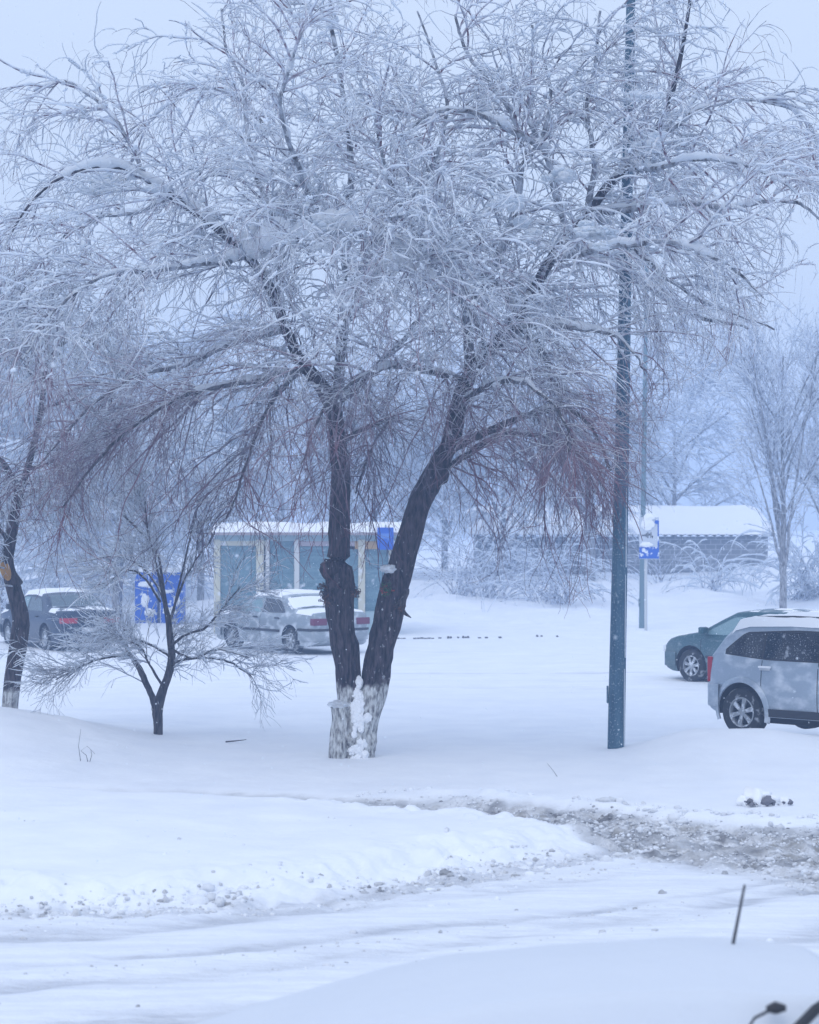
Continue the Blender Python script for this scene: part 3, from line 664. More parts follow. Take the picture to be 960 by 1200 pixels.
# ------------------------------------------------------------------ generic snowy trees
def tree(name, label, px, py, d, limbs_px, n1, n2, n3, L1=(.5, 1.4), L2=(.3, .8), L3=(.2, .5), droop=(.3, 1.4), up=.3, snow=.012, mtw='twig_grey', mbark='bark_plain', cz=None, out=.5, group=None, heavy_all=1.0, wash=None, minr=.003, lo1=.25, jit=.25, along=.8, cat='tree', trunk_n=1, z=None, rs=(.012,.006,.0045), ntr=26):
    x0, y0, z0 = at(px, py, d); zz = gz(x0, y0) if z is None else z
    zz = min(zz, z0) if z is None else z
    base = np.array([x0, y0, zz]); root = empty(name, base, 0, label, cat, group)
    SN = Strands(); TW = Strands(); Ls = []
    for k, q in enumerate(limbs_px):
        P, Rr = limb_strand(q, d, ntr); P = P - base
        wob = np.cumsum(rng.normal(0, .006 * d / 40, (ntr, 3)), 0); wob -= wob[0]; P = P + wob[None]
        if k == 0: P[:, 0, 2] = min(P[0, 0, 2], 0) - .03
        v, f = bark_tube(P, Rr, 12 if k == 0 else 7, .08, k)
        link('trunk' if k < trunk_n else 'limb', np_mesh('limb', v, f), M[mbark], root)
        snow_on(SN, P, Rr, (Rr * .6 + snow * 1.2) * heavy_all, 6, seed=k + 3)
        Ls.append((P, Rr))
    LP = np.concatenate([p for p, _ in Ls]); LR = np.concatenate([r for _, r in Ls])
    ln = np.linalg.norm(np.diff(LP, axis=1), axis=2).sum(1); wt = ln / ln.sum(); centre = LP.reshape(-1, 3).mean(0)
    def lev(PP, RR_, n, Lr, K, r0, r1, lo, wts, side, al, o_, up_, cl):
        pos, tan, rad = sample(PP, RR_, n, lo, 1, 1, wts)
        rnd = rng.normal(0, 1, (n, 3)); rnd -= (rnd * tan).sum(1, keepdims=True) * tan; rnd = norm(rnd)
        ow = pos - centre; ow[:, 2] *= .3
        P = grow(pos, norm(tan * al + rnd * side + norm(ow) * o_ + np.array([0, 0, up_])), rng.uniform(*Lr, n), K, rng.uniform(*droop, n), jit, curl=cl)
        Rr = taper(n, K, np.maximum(np.minimum(rad * .8, r0 * rng.uniform(.7, 1.3, n)), minr), np.full(n, max(r1, minr * .8)))
        return P, Rr
    P1, R1 = lev(LP, LR, n1, L1, 10, rs[0], rs[0] * .4, lo1, wt, .8, along, out, up, .1)
    TW.add(P1, R1, 4); snow_on(SN, P1, R1, snow * 1.2 * heavy_all, 4, seed=21)
    P2, R2 = lev(P1, R1, n2, L2, 7, rs[1], rs[1] * .5, .08, None, .75, .9, .2, up * .4, .2)
    TW.add(P2, R2, 3); snow_on(SN, P2, R2, snow * heavy_all, 4, seed=22)
    if n3:
        P3, R3 = lev(P2, R2, n3, L3, 6, rs[2], rs[2] * .6, .05, None, .7, .9, .1, 0, .3)
        TW.add(P3, R3, 3); snow_on(SN, P3, R3, snow * .8 * heavy_all, 3, seed=23)
    TW.build('crown', M[mtw], root); SN.build('snow_cover', M['snow_tree'], root)
    return root
# left edge tree with a sawn stub
t2 = tree('roadside_tree', 'dark trunk at the left edge with a freshly sawn orange stub and snowy crown', 12, 834, 33.0,
  [[(11,842,0,20),(14,800,0,20),(24,740,0,21),(22,715,0,19),(12,675,0,16),(9,655,0,14),(12,635,0,13),(18,600,0,12),(22,585,0,10),(30,560,.1,8),(42,520,.2,7),(52,470,.3,6),(57,420,.3,6),(60,380,.3,5),(64,345,.3,4)],
   [(22,588,0,8),(16,565,-.1,7),(5,545,-.2,7),(-12,530,-.3,6),(-30,480,-.4,5),(-50,420,-.5,4)],
   [(22,715,0,10),(22,690,.05,8),(12,665,.05,8),(9,650,0,8)],
   [(12,640,0,6),(3,622,-.2,5),(-15,605,-.5,4),(-40,600,-.8,3)],
   [(35,548,.1,5),(50,545,-.2,4),(62,536,-.3,4)],
   [(52,470,.3,4),(35,440,.8,4),(20,420,1.2,3),(0,415,1.6,3)],
   [(57,420,.3,4),(80,400,-.3,4),(105,405,-.7,3),(130,430,-1,2)],
   [(50,480,.3,4),(75,470,.9,4),(105,470,1.4,3),(135,500,1.7,2)],
   [(60,380,.3,4),(40,365,.9,3),(15,350,1.4,3),(-15,360,1.6,2)],
   [(-30,480,-.4,4),(-20,430,-.8,4),(0,390,-1.1,3),(20,370,-1.3,2)]],
  150, 1300, 4200, L1=(.5, 1.4), L2=(.3, .8), L3=(.15, .45), droop=(.3, 1.6), snow=.013, mbark='bark2', minr=.003, lo1=.35)
c = Vector(at(8, 668, 33.0)) - Vector(t2.location)
mb = MB(); ax = Vector((-.28, -.25, .75)).normalized()
mb.tube([c - ax * .26 + Vector((.03, .03, 0)), c + ax * .04], [.12, .085], 12); mb.build('sawn_limb', M['bark_plain'], t2, True)
mb = MB(); 
fc = Vector((-.2, -1, .35)).normalized(); a1 = Vector((-.32, 0, .9)).normalized(); a1 = (a1 - fc * a1.dot(fc)).normalized(); b1 = fc.cross(a1)
ringo = [c + fc * .10 + a1 * math.cos(t) * .185 + b1 * math.sin(t) * .075 for t in np.linspace(0, 2 * math.pi, 20, endpoint=False)]
ringi = [p - fc * .10 for p in ringo]
mb.add(ringo + ringi, [tuple(range(20)), tuple(range(39, 19, -1))] + [(i, (i + 1) % 20, 20 + (i + 1) % 20, 20 + i) for i in range(20)]); mb.build('sawn_face', M['wood'], t2)
# small ornamental tree on the median
tree('small_tree', 'small spreading bare tree with a forked trunk standing on the median before the cars', 185, 866, 32.2,
  [[(p_[0], p_[1], p_[2], p_[3] * (.92 if q_ < 2 else .72)) for p_ in L_] for q_, L_ in enumerate([[(186,872,0,13),(185,850,0,12),(184,832,0,14),(191,808,0,11),(198,785,0,10),(200,760,0,9),(197,735,.0,8),(194,710,0,6),(190,680,.1,4),(186,650,.2,3),(170,625,.3,3),(145,600,.4,2)],
   [(183,835,0,10),(176,816,0,8),(166,795,-.05,8),(157,778,-.05,7),(150,765,-.1,6),(144,753,-.1,5)],
   [(198,735,0,5),(205,700,-.1,4),(213,660,-.2,3.5),(222,620,-.2,3),(235,570,-.3,2)],
   [(196,720,0,5),(185,690,.2,4),(165,664,.4,3.5),(135,652,.6,3),(100,660,.8,2)],
   [(198,760,0,5),(215,745,-.4,4),(240,735,-.7,4),(262,712,-1,3),(280,690,-1.2,2)],
   [(198,778,0,5),(230,770,.3,4),(265,772,.6,3.5),(285,782,.8,3),(300,788,1,2)],
   [(150,768,-.1,4),(125,772,-.3,3.5),(95,780,-.5,3),(65,798,-.6,2)],
   [(194,712,0,5),(188,670,-.2,4),(178,630,-.3,3),(172,585,-.4,2)],
   [(198,730,0,5),(212,690,.2,4),(228,655,.4,3),(250,620,.5,2)],
   [(188,705,0,4),(175,685,-.5,3.5),(150,668,-.9,3),(120,690,-1.2,2)],
   [(200,770,0,4),(175,755,.5,4),(145,745,.9,3),(110,748,1.2,2)],
   [(193,808,0,5),(175,780,-.5,3.5),(165,760,-.8,3),(140,750,-1.1,2)],
   [(200,760,0,4),(225,772,-.6,4),(250,762,-1.0,3),(285,772,-1.3,2)]])],
  130, 1200, 3800, L1=(.3, .85), L2=(.2, .55), L3=(.12, .32), droop=(-.3, .7), up=.6, snow=.0095, minr=.0020, rs=(.008,.0042,.003), lo1=.3, out=.6, along=1.0, mbark='bark_plain')

# background trees
def vase(px, py, h_px, w_px, tr_w, d, nb=9, spread=1.0, lean=0, low=.15, seed=0):
    r_ = random.Random(seed); q = [[(px, py + 4, 0, tr_w), (px + lean * .2, py - h_px * .2, 0, tr_w * .8), (px + lean * .5, py - h_px * .5, 0, tr_w * .5), (px + lean * .8, py - h_px * .8, .1, tr_w * .3), (px + lean, py - h_px, .1, 2)]]
    for i in range(nb):
        t = low + (.75 - low) * i / nb; y = py - h_px * t; x = px + lean * t; s = r_.choice((-1, 1)) if i % 3 == 2 else (-1) ** i; wv = w_px * .5 * r_.uniform(.5, 1.05); dep = r_.uniform(-1, 1) * w_px / F * d * .45
        top = min(py - h_px * .98, y - h_px * .4) if r_.random() < .4 else y - h_px * r_.uniform(.25, .5)
        q.append([(x, y, 0, tr_w * .5 * (1 - t * .6)), (x + s * wv * .25, y - (y - top) * .3, dep * .3, tr_w * .35 * (1 - t * .5)), (x + s * wv * .6, y - (y - top) * .65, dep * .7, max(2, tr_w * .2)), (x + s * wv * spread, top, dep, 1.5)])
    return q
tree('bare_tree', 'upright vase shaped bare tree with steep branches behind the green car', 918, 712, 68,
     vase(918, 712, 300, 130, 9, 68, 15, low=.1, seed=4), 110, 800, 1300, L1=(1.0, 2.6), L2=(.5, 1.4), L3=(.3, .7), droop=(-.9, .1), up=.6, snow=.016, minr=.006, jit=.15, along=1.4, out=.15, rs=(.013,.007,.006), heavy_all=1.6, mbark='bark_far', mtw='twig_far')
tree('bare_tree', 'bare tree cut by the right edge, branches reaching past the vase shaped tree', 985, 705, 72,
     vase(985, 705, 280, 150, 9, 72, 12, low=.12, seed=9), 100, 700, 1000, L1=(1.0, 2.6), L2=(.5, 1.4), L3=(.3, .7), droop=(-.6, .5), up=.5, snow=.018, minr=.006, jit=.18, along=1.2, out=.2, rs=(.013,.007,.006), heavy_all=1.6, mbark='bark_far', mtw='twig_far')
BG = [  # px, base py, d, h_px, w_px, trunk_w, seed, label, droop, heavy
 (690, 672, 84, 255, 260, 16, 21, 'wide frosted tree with a thick dark trunk left of the lamp post', (.2, 1.6), 1.0),
 (590, 690, 88, 200, 200, 9, 22, 'frosted weeping tree behind the right stem of the big tree', (.6, 2.2), 1.2),
 (790, 660, 100, 190, 150, 8, 23, 'faint round tree behind the snowy shed roof', (.2, 1.2), 1.1),
 (137, 702, 66, 170, 150, 12, 24, 'low branching tree with a V shaped trunk behind the dark sedan', (.3, 1.6), 1.3),
 (60, 690, 80, 260, 180, 10, 25, 'tall white frosted tree beyond the dark sedan roof', (.5, 2.0), 1.5),
 (235, 690, 76, 210, 170, 9, 26, 'white frosted tree behind the blue recycling containers', (.3, 1.8), 1.4),
 (330, 690, 84, 240, 180, 9, 27, 'frosted tree rising straight behind the bus shelter roof', (.3, 1.8), 1.3),
 (440, 690, 90, 230, 180, 9, 28, 'pale frosted tree behind the right end of the bus shelter', (.3, 1.8), 1.3),
 (150, 690, 96, 300, 220, 9, 29, 'faint tall tree in the haze behind the V shaped trunk tree', (.2, 1.4), 1.2),
 (0, 690, 72, 240, 160, 9, 31, 'frosted tree showing at the left edge behind the sawn roadside tree', (.3, 1.8), 1.4),
 (520, 690, 100, 240, 200, 9, 32, 'faint hazy tree seen between the two leaning stems', (.3, 1.4), 1.2),
]
for px, py, d, hp_, wp, tw_, sd_, lb, dr, hv in BG:
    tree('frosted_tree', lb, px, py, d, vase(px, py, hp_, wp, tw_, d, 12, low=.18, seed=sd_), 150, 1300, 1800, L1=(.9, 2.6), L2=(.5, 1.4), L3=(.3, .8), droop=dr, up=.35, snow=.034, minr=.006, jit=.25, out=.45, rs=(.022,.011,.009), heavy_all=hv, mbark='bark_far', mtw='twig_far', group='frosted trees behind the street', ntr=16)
# bushes: many arching stems bent by snow
def bush(label, px, py, d, w_px, h_px, n, name='bent_bush', droop=(1.0, 2.6), snow=.022, lean=0, nt=5, out=1.0):
    x0, y0, z0 = at(px, py, d); base = np.array([x0, y0, min(gz(x0, y0), z0)]); root = empty(name, base, 0, label, 'bush', 'snow bent bushes on the bank')
    wm = w_px / F * d; hm = h_px / F * d
    P0 = np.stack([rng.uniform(-.5, .5, n) * wm * .35, rng.uniform(-.5, .5, n) * wm * .3, np.full(n, -.05)], 1)
    D0 = np.stack([rng.normal(lean, .6 * out, n), rng.normal(0, .5, n), rng.uniform(.7, 1.5, n)], 1)
    P = grow(P0, D0, rng.uniform(.7, 1.35, n) * np.hypot(wm * .5, hm) * 1.1, 14, rng.uniform(*droop, n), .15)
    Rr = taper(n, 14, np.full(n, .016), np.full(n, .006)); TW = Strands(); SN = Strands(); TW.add(P, Rr, 4); snow_on(SN, P, Rr, snow, 5)
    m_ = n * nt; pos, tan, rad = sample(P, Rr, m_, .2); rnd = rng.normal(0, 1, (m_, 3))
    Q = grow(pos, norm(tan + norm(rnd) * .8), rng.uniform(.3, .9, m_), 7, rng.uniform(*droop, m_) * .6, .25); Rq = taper(m_, 7, np.full(m_, .007), np.full(m_, .005))
    TW.add(Q, Rq, 3); snow_on(SN, Q, Rq, snow * .75, 4)
    TW.build('stems', M['twig_far'], root); SN.build('snow_cover', M['snow_tree'], root)
bush('wide bush of long arching stems behind the right stem of the big tree', 560, 690, 76, 190, 120, 90, lean=.2)
bush('low tangle of bent stems at the foot of the shed wall', 645, 692, 74, 150, 70, 60)
bush('snow clotted bush standing before the shed wall right of the bus stop sign', 835, 690, 78, 60, 60, 22, snow=.045, nt=7)
bush('broad snow heaped bush beside the vase shaped tree at the right', 945, 700, 74, 110, 80, 60, snow=.05, nt=8)
bush('pale bush on the bank beyond the dark sedan roof', 95, 690, 74, 140, 110, 70, snow=.04)
bush('pale bush behind the left blue recycling container', 190, 690, 78, 110, 90, 60, snow=.04)
bush('small bush of stiff dark stems beside the second lamp post', 775, 688, 80, 40, 50, 14, snow=.012, droop=(.2, 1.0))
bush('white bush beyond the left edge tree', 20, 690, 70, 120, 120, 60, snow=.04)

# ------------------------------------------------------------------ cars
def paint(name, col, snow_lo, dirt=.25, rough=.35, metal=.3):
    m = mat(name, col, rough, metal, Coat_Weight=.3)
    # road film low on the sides, blown snow sticking to the upper faces
    tc_ = N(m, 'ShaderNodeTexCoord'); sx_ = N(m, 'ShaderNodeSeparateXYZ'); lk(m, tc_.outputs['Object'], sx_.inputs[0])
    r = N(m, 'ShaderNodeMapRange'); r.inputs['From Min'].default_value = .95; r.inputs['From Max'].default_value = .25; lk(m, sx_.outputs[2], r.inputs['Value'])
    f1 = math_(m, 'MULTIPLY', math_(m, 'MULTIPLY', r.outputs[0], noise_fac(m, 3, .2, .7, 5)), dirt * 2)
    c_ = mixc(m, math_(m, 'MINIMUM', f1, .8), col, (.34,.36,.38))
    f2 = math_(m, 'MULTIPLY', noise_fac(m, 3.6, snow_lo - .08, snow_lo + .12, 7, vscale=(1, 1, 1.6)), .65)
    sp = noise_fac(m, 60, .60, .72, 3)
    f3 = math_(m, 'MAXIMUM', f2, math_(m, 'MULTIPLY', sp, .35))
    setc(m, mixc(m, f3, c_, (.80,.83,.87)))
    rr = N(m, 'ShaderNodeMapRange'); rr.inputs['To Min'].default_value = rough; rr.inputs['To Max'].default_value = .8; lk(m, math_(m, 'MAXIMUM', f3, f1), rr.inputs['Value'])
    lk(m, rr.outputs[0], m.node_tree.nodes['Principled BSDF'].inputs['Roughness'])
    mm = N(m, 'ShaderNodeMapRange'); mm.inputs['To Min'].default_value = metal; mm.inputs['To Max'].default_value = 0; lk(m, f3, mm.inputs['Value'])
    lk(m, mm.outputs[0], m.node_tree.nodes['Principled BSDF'].inputs['Metallic'])
    return m
def glassy(name, col, frost):
    m = mat(name, col, .08, 0, .8)
    f = math_(m, 'MAXIMUM', noise_fac(m, 4, frost, frost + .12, 5), math_(m, 'MULTIPLY', noise_fac(m, 55, .6, .7, 3), .5))
    setc(m, mixc(m, f, col, (.70,.74,.80))); return m
M['tyre'] = mat('rubber', (.018,.018,.02), .9)
setc(M['tyre'], mixc(M['tyre'], noise_fac(M['tyre'], 9, .55, .7, 5), (.018,.018,.02), (.4,.42,.45)))
M['rim'] = mat('alloy', (.42,.44,.46), .45, .6)
setc(M['rim'], mixc(M['rim'], noise_fac(M['rim'], 16, .5, .62, 4), (.36,.38,.40), (.75,.77,.8)))
M['black'] = mat('black_plastic', (.02,.02,.024), .6)
M['well'] = mat('wheel_well', (.008,.008,.010), .9)
M['glass_dark'] = glassy('tinted_glass', (.010,.014,.022), .62)
M['glass_pale'] = glassy('clear_glass', (.16,.27,.30), .60)
M['glass_mid'] = glassy('car_glass', (.05,.085,.10), .60)
M['lamp_red'] = mat('red_lens', (.42,.012,.03), .3, 0, .6)
M['lamp_red_dull'] = mat('dull_red_lens', (.15,.018,.05), .5); M['lamp_amber'] = mat('amber_lens', (.6,.3,.1), .3); M['lamp_clear'] = mat('clear_lens', (.75,.78,.8), .2)
M['plate'] = mat('plate', (.62,.64,.66), .5)
M['chrome'] = mat('chrome', (.6,.62,.64), .3, .8)

def wheel(parent, x, y, r, side, nsp=7, rim_r=.62, cover=0):
    wl = empty('wheel', (x, y, r), 0); wl.parent = parent
    t = MB(); wd = .11; ri = r * rim_r
    t.lathe_y([(ri, -wd), (r * .93, -wd), (r, -wd * .7), (r, wd * .7), (r * .93, wd), (ri, wd), (ri, -wd)], 36)
    t.build('tyre', M['tyre'], wl, True)
    m = MB(); o = side * wd
    m.lathe_y([(ri * 1.02, o * .95), (ri * .9, o * .98), (ri * .84, o * .6), (ri * .84, -o * .2)], 32)
    m.lathe_y([(.001, o * .86), (ri * .2, o * .84), (ri * .25, o * .5)], 16)
    for k in range(nsp):
        a_ = 2 * math.pi * k / nsp + .3; ca, sa = math.cos(a_), math.sin(a_); w0, w1 = ri * .11, ri * .17
        pr = []
        for rr_, ww, yy in ((ri * .15, w0, o * .84), (ri * .9, w1, o * .88)):
            for s_ in (-1, 1): pr.append((ca * rr_ - sa * ww * s_, yy, sa * rr_ + ca * ww * s_))
        b_ = [(p[0], p[1] - side * .03, p[2]) for p in pr]
        m.add(pr + b_, [(0, 1, 3, 2), (4, 6, 7, 5), (0, 2, 6, 4), (1, 5, 7, 3), (2, 3, 7, 6), (0, 4, 5, 1)])
    m.build('rim', M['rim'], wl)
    b = MB(); b.lathe_y([(.001, o * .25), (ri * .86, o * .25), (ri * .86, -o * .3), (.001, -o * .3)], 24); b.build('brake_disc', M['well'], wl)
    return wl

class Car:
    def __init__(s, name, label, cat, loc, rz, L, W, top, belt, wheels, wr, pm, zb=.20, tumble=.36, group=None, seed=0, rrad=.07, nsp=7):
        s.L, s.W, s.belt, s.tum, s.rr, s.wheels, s.wr = L, W, belt, tumble, rrad, wheels, wr
        s.tx = np.array([p[0] for p in top]); s.tz = np.array([p[1] for p in top]); s.zb = zb; s.seed = seed
        s.root = empty(name, loc, rz, label, cat, group)
        xs_ = np.unique(np.concatenate([np.linspace(-L/2, L/2, 90), -L/2 + np.array([.005,.015,.03,.05,.08]), L/2 - np.array([.005,.015,.03,.05,.08])]))
        V = []; n = None
        for x in xs_:
            sec = s.section(x); n = len(sec); V += [(x, y, z) for y, z in sec]
        Fs = []
        m_ = len(xs_)
        for i in range(m_ - 1):
            for k in range(n): Fs.append((i*n+k, i*n+(k+1)%n, (i+1)*n+(k+1)%n, (i+1)*n+k))
        Fs.append(tuple(range(n))[::-1]); Fs.append(tuple((m_-1)*n+k for k in range(n)))
        me = bpy.data.meshes.new('body'); me.from_pydata(V, [], Fs); me.update()
        bm = bmesh.new(); bm.from_mesh(me); bmesh.ops.recalc_face_normals(bm, faces=bm.faces); bm.to_mesh(me); bm.free()
        body = link('body', me, [pm, M['well']], s.root, True)
        # wheel arches
        cut = MB()
        for wx in wheels:
            for sd_ in (-1, 1):
                rr_ = wr + .065; prof = [(.001, 0), (rr_, 0), (rr_, .30), (.001, .30)]
                y0_ = sd_ * W / 2 - (0.25 if sd_ > 0 else .05)
                vs, fs = [], []
                k_ = 40
                for yy in (y0_, y0_ + .30):
                    for q in range(k_): vs.append((wx + rr_ * math.cos(2*math.pi*q/k_), yy, wr + .01 + rr_ * math.sin(2*math.pi*q/k_)))
                fs = [(q, (q+1)%k_, k_+(q+1)%k_, k_+q) for q in range(k_)] + [tuple(range(k_))[::-1], tuple(range(k_, 2*k_))]
                cut.add(vs, fs)
        co_ = cut.build('cutter', M['well'], s.root)
        md = body.modifiers.new('b', 'BOOLEAN'); md.operation = 'DIFFERENCE'; md.object = co_; md.solver = 'EXACT'
        dg = bpy.context.evaluated_depsgraph_get(); dg.update()
        me2 = bpy.data.meshes.new_from_object(body.evaluated_get(dg)); body.modifiers.clear(); body.data = me2; bpy.data.objects.remove(co_)
        me2.materials.clear(); me2.materials.append(pm); me2.materials.append(M['well'])
        for p in me2.polygons:
            c_ = p.center; mi = 0
            for wx in wheels:
                if math.hypot(c_.x - wx, c_.z - wr - .01) < wr + .067 and abs(c_.y) < s.half(c_.x, max(c_.z, .3)) - .012: mi = 1
            if c_.z < zb + .01: mi = 1
            p.material_index = mi; p.use_smooth = True
        try: me2.set_sharp_from_angle(angle=R(32))
        except Exception: pass
        s.body = body
        for wx in wheels:
            for sd_ in (-1, 1): wheel(s.root, wx, sd_ * (W / 2 - .125), wr, sd_, nsp)
    def ztop(s, x): return float(np.interp(x, s.tx, s.tz))
    def plan(s, x):
        u = abs(x) / (s.L / 2); k = 1 - .13 * max(0, (u - .62) / .38) ** 2.2
        e = (s.L / 2 - abs(x)); 
        if e < .09: k -= .07 * (1 - e / .09) ** 2
        return s.W / 2 * k
    def half(s, x, z):
        h = s.plan(x)
        h -= .05 * max(0, (.62 - z) / .45) ** 2 + .035 * max(0, (z - .62) / max(.1, s.belt - .62)) ** 2 * (1 if z <= s.belt else 1)
        if z > s.belt: h = s.plan(x) - .035 * ((s.belt - .62) / max(.1, s.belt - .62)) ** 2 - (z - s.belt) * s.tum - .015
        elif z > s.belt - .03: h -= .015 * (z - s.belt + .03) / .03
        return h
    def section(s, x):
        zt = s.ztop(x); r = min(s.rr, (zt - s.zb) * .3); ze = zt - r; P = []
        zbx = s.zb + .12 * max(0, (abs(x) - s.L / 2 + .35) / .35) ** 2
        zs = [zbx + (ze - zbx) * t for t in np.linspace(0, 1, 15)]
        # keep two rings close to the belt line when it is inside
        side = [(s.half(x, z), z) for z in zs]
        we = side[-1][0]
        arc = [(we - r * 1.1 * (1 - math.cos(t)), ze + r * math.sin(t)) for t in np.linspace(.3, math.pi / 2, 5)]
        wt = arc[-1][0]; cr = .03
        tp = [(wt * (1 - t), zt + cr * (1 - (1 - t) ** 2)) for t in (.25, .5, .75)]
        right = [(side[0][0] - .06, zbx - .005)] + side + arc + tp
        full = [(0, zbx - .005)] + right + [(0, zt + cr)] + [(-y, z) for y, z in right[::-1]]
        return full
    def top_at(s, x, y):
        zt = s.ztop(x); r = min(s.rr, (zt - s.zb) * .3); we = s.half(x, zt - r); wt = we - r * 1.1
        t = min(1, abs(y) / wt)
        if abs(y) <= wt: return zt + .03 * (1 - t * t)
        u = min(1, (abs(y) - wt) / (r * 1.1)); return zt - r * (1 - math.sqrt(max(0, 1 - u * u)))
    def side_patch(s, name, m, lo, hi, off=.006, sides=(-1, 1), nz=5, nx=14, parent=None, label=None):
        """lo/hi: [(x,z)...] lower and upper outlines"""
        out = []
        for sd_ in sides:
            xs_ = np.linspace(max(lo[0][0], hi[0][0]), min(lo[-1][0], hi[-1][0]), nx); V = []; Fs = []
            for x in xs_:
                a_ = np.interp(x, [p[0] for p in lo], [p[1] for p in lo]); b_ = np.interp(x, [p[0] for p in hi], [p[1] for p in hi])
                for t in np.linspace(0, 1, nz): z = a_ + (b_ - a_) * t; V.append((x, sd_ * (s.half(x, z) + off), z))
            for i in range(nx - 1):
                for k in range(nz - 1): Fs.append((i*nz+k, i*nz+k+1, (i+1)*nz+k+1, (i+1)*nz+k))
            me = bpy.data.meshes.new(name); me.from_pydata(V, [], Fs); me.update(); out.append(link(name, me, m, parent or s.root))
        return out
    def top_patch(s, name, m, x0, x1, f0, f1, off=.007, nx=16, ny=14):
        V = []; Fs = []
        for i, x in enumerate(np.linspace(x0, x1, nx)):
            zt = s.ztop(x); r = min(s.rr, (zt - s.zb) * .3); wt = s.half(x, zt - r) - r * .9; f = f0 + (f1 - f0) * i / (nx - 1)
            sl = (s.ztop(x + .02) - s.ztop(x - .02)) / .04; nn = math.hypot(1, sl)
            for y in np.linspace(-wt * f, wt * f, ny): V.append((x - sl / nn * off, y, s.top_at(x, y) + off / nn))
        for i in range(nx - 1):
            for k in range(ny - 1): Fs.append((i*ny+k, i*ny+k+1, (i+1)*ny+k+1, (i+1)*ny+k))
        me = bpy.data.meshes.new(name); me.from_pydata(V, [], Fs); me.update(); return link(name, me, m, s.root)
    def band(s, name, m, x0, x1, z0, z1, off, th=.05, parent=None):
        """bumper / moulding wrapping an end (or a side strip)"""
        zc = (z0 + z1) / 2; end = s.L / 2 if x1 >= s.L / 2 - .01 else None; rear = x0 <= -s.L / 2 + .01
        xs_ = np.linspace(x0, x1, 24); O = []
        o1 = [(x, s.half(x, zc) + off) for x in xs_]
        e_ = off * 1.2
        if rear: o1[0] = (x0 - e_, o1[0][1] - off - .02); out = [(o1[k][0], -o1[k][1]) for k in range(len(o1) - 1, -1, -1)] + o1
        else: o1[-1] = (x1 + e_, o1[-1][1] - off - .02); out = o1 + [(p[0], -p[1]) for p in o1[::-1]]
        n = len(out); V = []; Fs = []
        c_ = .012
        rings = [(z0, 0), (z0 - 0, 1), (z0 + c_, 2), (z1 - c_, 2), (z1, 1), (z1, 0)]
        for zz, k in rings:
            sh = {0: -th, 1: -.012, 2: 0}[k]
            for (x, y) in out:
                sx_ = 1 - abs(sh) * 1.0 / max(.3, abs(y)) if True else 1
                xx = x + (abs(sh) if x < -s.L / 2 + .06 else (-abs(sh) if x > s.L / 2 - .06 else 0)); V.append((xx, y * sx_, zz))
        for j in range(len(rings) - 1):
            for i in range(n - 1): Fs.append((j*n+i, j*n+i+1, (j+1)*n+i+1, (j+1)*n+i))
        me = bpy.data.meshes.new(name); me.from_pydata(V, [], Fs); me.update()
        o = link(name, me, m, parent or s.root)
        try: me.set_sharp_from_angle(angle=R(50))
        except Exception: pass
        return o
    def bx(s, name, m, x0, x1, y0, y1, z0, z1, bev=.01, parent=None, label=None):
        b = MB(); b.box(x0, x1, y0, y1, z0, z1, 0, bev); o = b.build(name, m, parent or s.root, True)
        if label: o['label'] = label
        return o
    def mirrors(s, x, z, m):
        for sd_ in (-1, 1):
            y = s.half(x, z); b = MB(); b.box(x - .06, x + .07, min(sd_*(y + .03), sd_*(y + .21)), max(sd_*(y + .03), sd_*(y + .21)), z - .01, z + .13, 0, .035)
            b.tube([(x, sd_ * (y - .02), z + .02), (x, sd_ * (y + .06), z + .03)], .02, 6); b.build('mirror', m, s.root, True)
    def handles(s, xs_, z, m):
        for x in xs_:
            for sd_ in (-1, 1):
                y = sd_ * s.half(x, z); b = MB(); b.box(x - .09, x + .09, min(y, y + sd_ * .035), max(y, y + sd_ * .035), z - .018, z + .018, 0, .01); b.build('door_handle', m, s.root, True)
    def seams(s, xs_, z0, z1):
        for x in xs_:
            for sd_ in (-1, 1):
                V = []; 
                for z in np.linspace(z0, z1, 8): y = sd_ * (s.half(x, z) + .003); V += [(x - .006, y, z), (x + .006, y, z)]
                me = bpy.data.meshes.new('door_gap'); me.from_pydata(V, [], [(2*i, 2*i+1, 2*i+3, 2*i+2) for i in range(7)]); me.update(); link('door_gap', me, M['well'], s.root)
    def snow(s, x0, x1, th, cover=.5, wfrac=1.02, nx=70, ny=44, name='snow_cover', freq=2.5, side_drop=.0):
        V = []; T = []
        for x in np.linspace(x0, x1, nx):
            zt = s.ztop(x); r = min(s.rr, (zt - s.zb) * .3); we = s.half(x, zt - r) * wfrac
            for y in np.linspace(-we, we, ny):
                e_ = sstep(0, .10, we - abs(y)) * sstep(0, .12, min(x - x0, x1 - x))
                n_ = float(fbm(np.array([x * freq + s.seed]), np.array([y * freq + 31 + s.seed]), s.seed, 4)[0])
                t = th * e_ * (.6 + .9 * (n_ - .3)) * float(sstep(cover - .12, cover + .08, n_)); T.append(t); V.append((x, y, s.top_at(x, y) + t - .004))
        Fs = []
        for i in range(nx - 1):
            for k in range(ny - 1):
                q = (i*ny+k, i*ny+k+1, (i+1)*ny+k+1, (i+1)*ny+k)
                if max(T[a_] for a_ in q) > .005: Fs.append(q)
        used = sorted({a_ for q in Fs for a_ in q}); mp = {a_: i for i, a_ in enumerate(used)}
        me = bpy.data.meshes.new(name); me.from_pydata([V[a_] for a_ in used], [], [tuple(mp[a_] for a_ in q) for q in Fs]); me.update()
        return link(name, me, M['snow'], s.root)

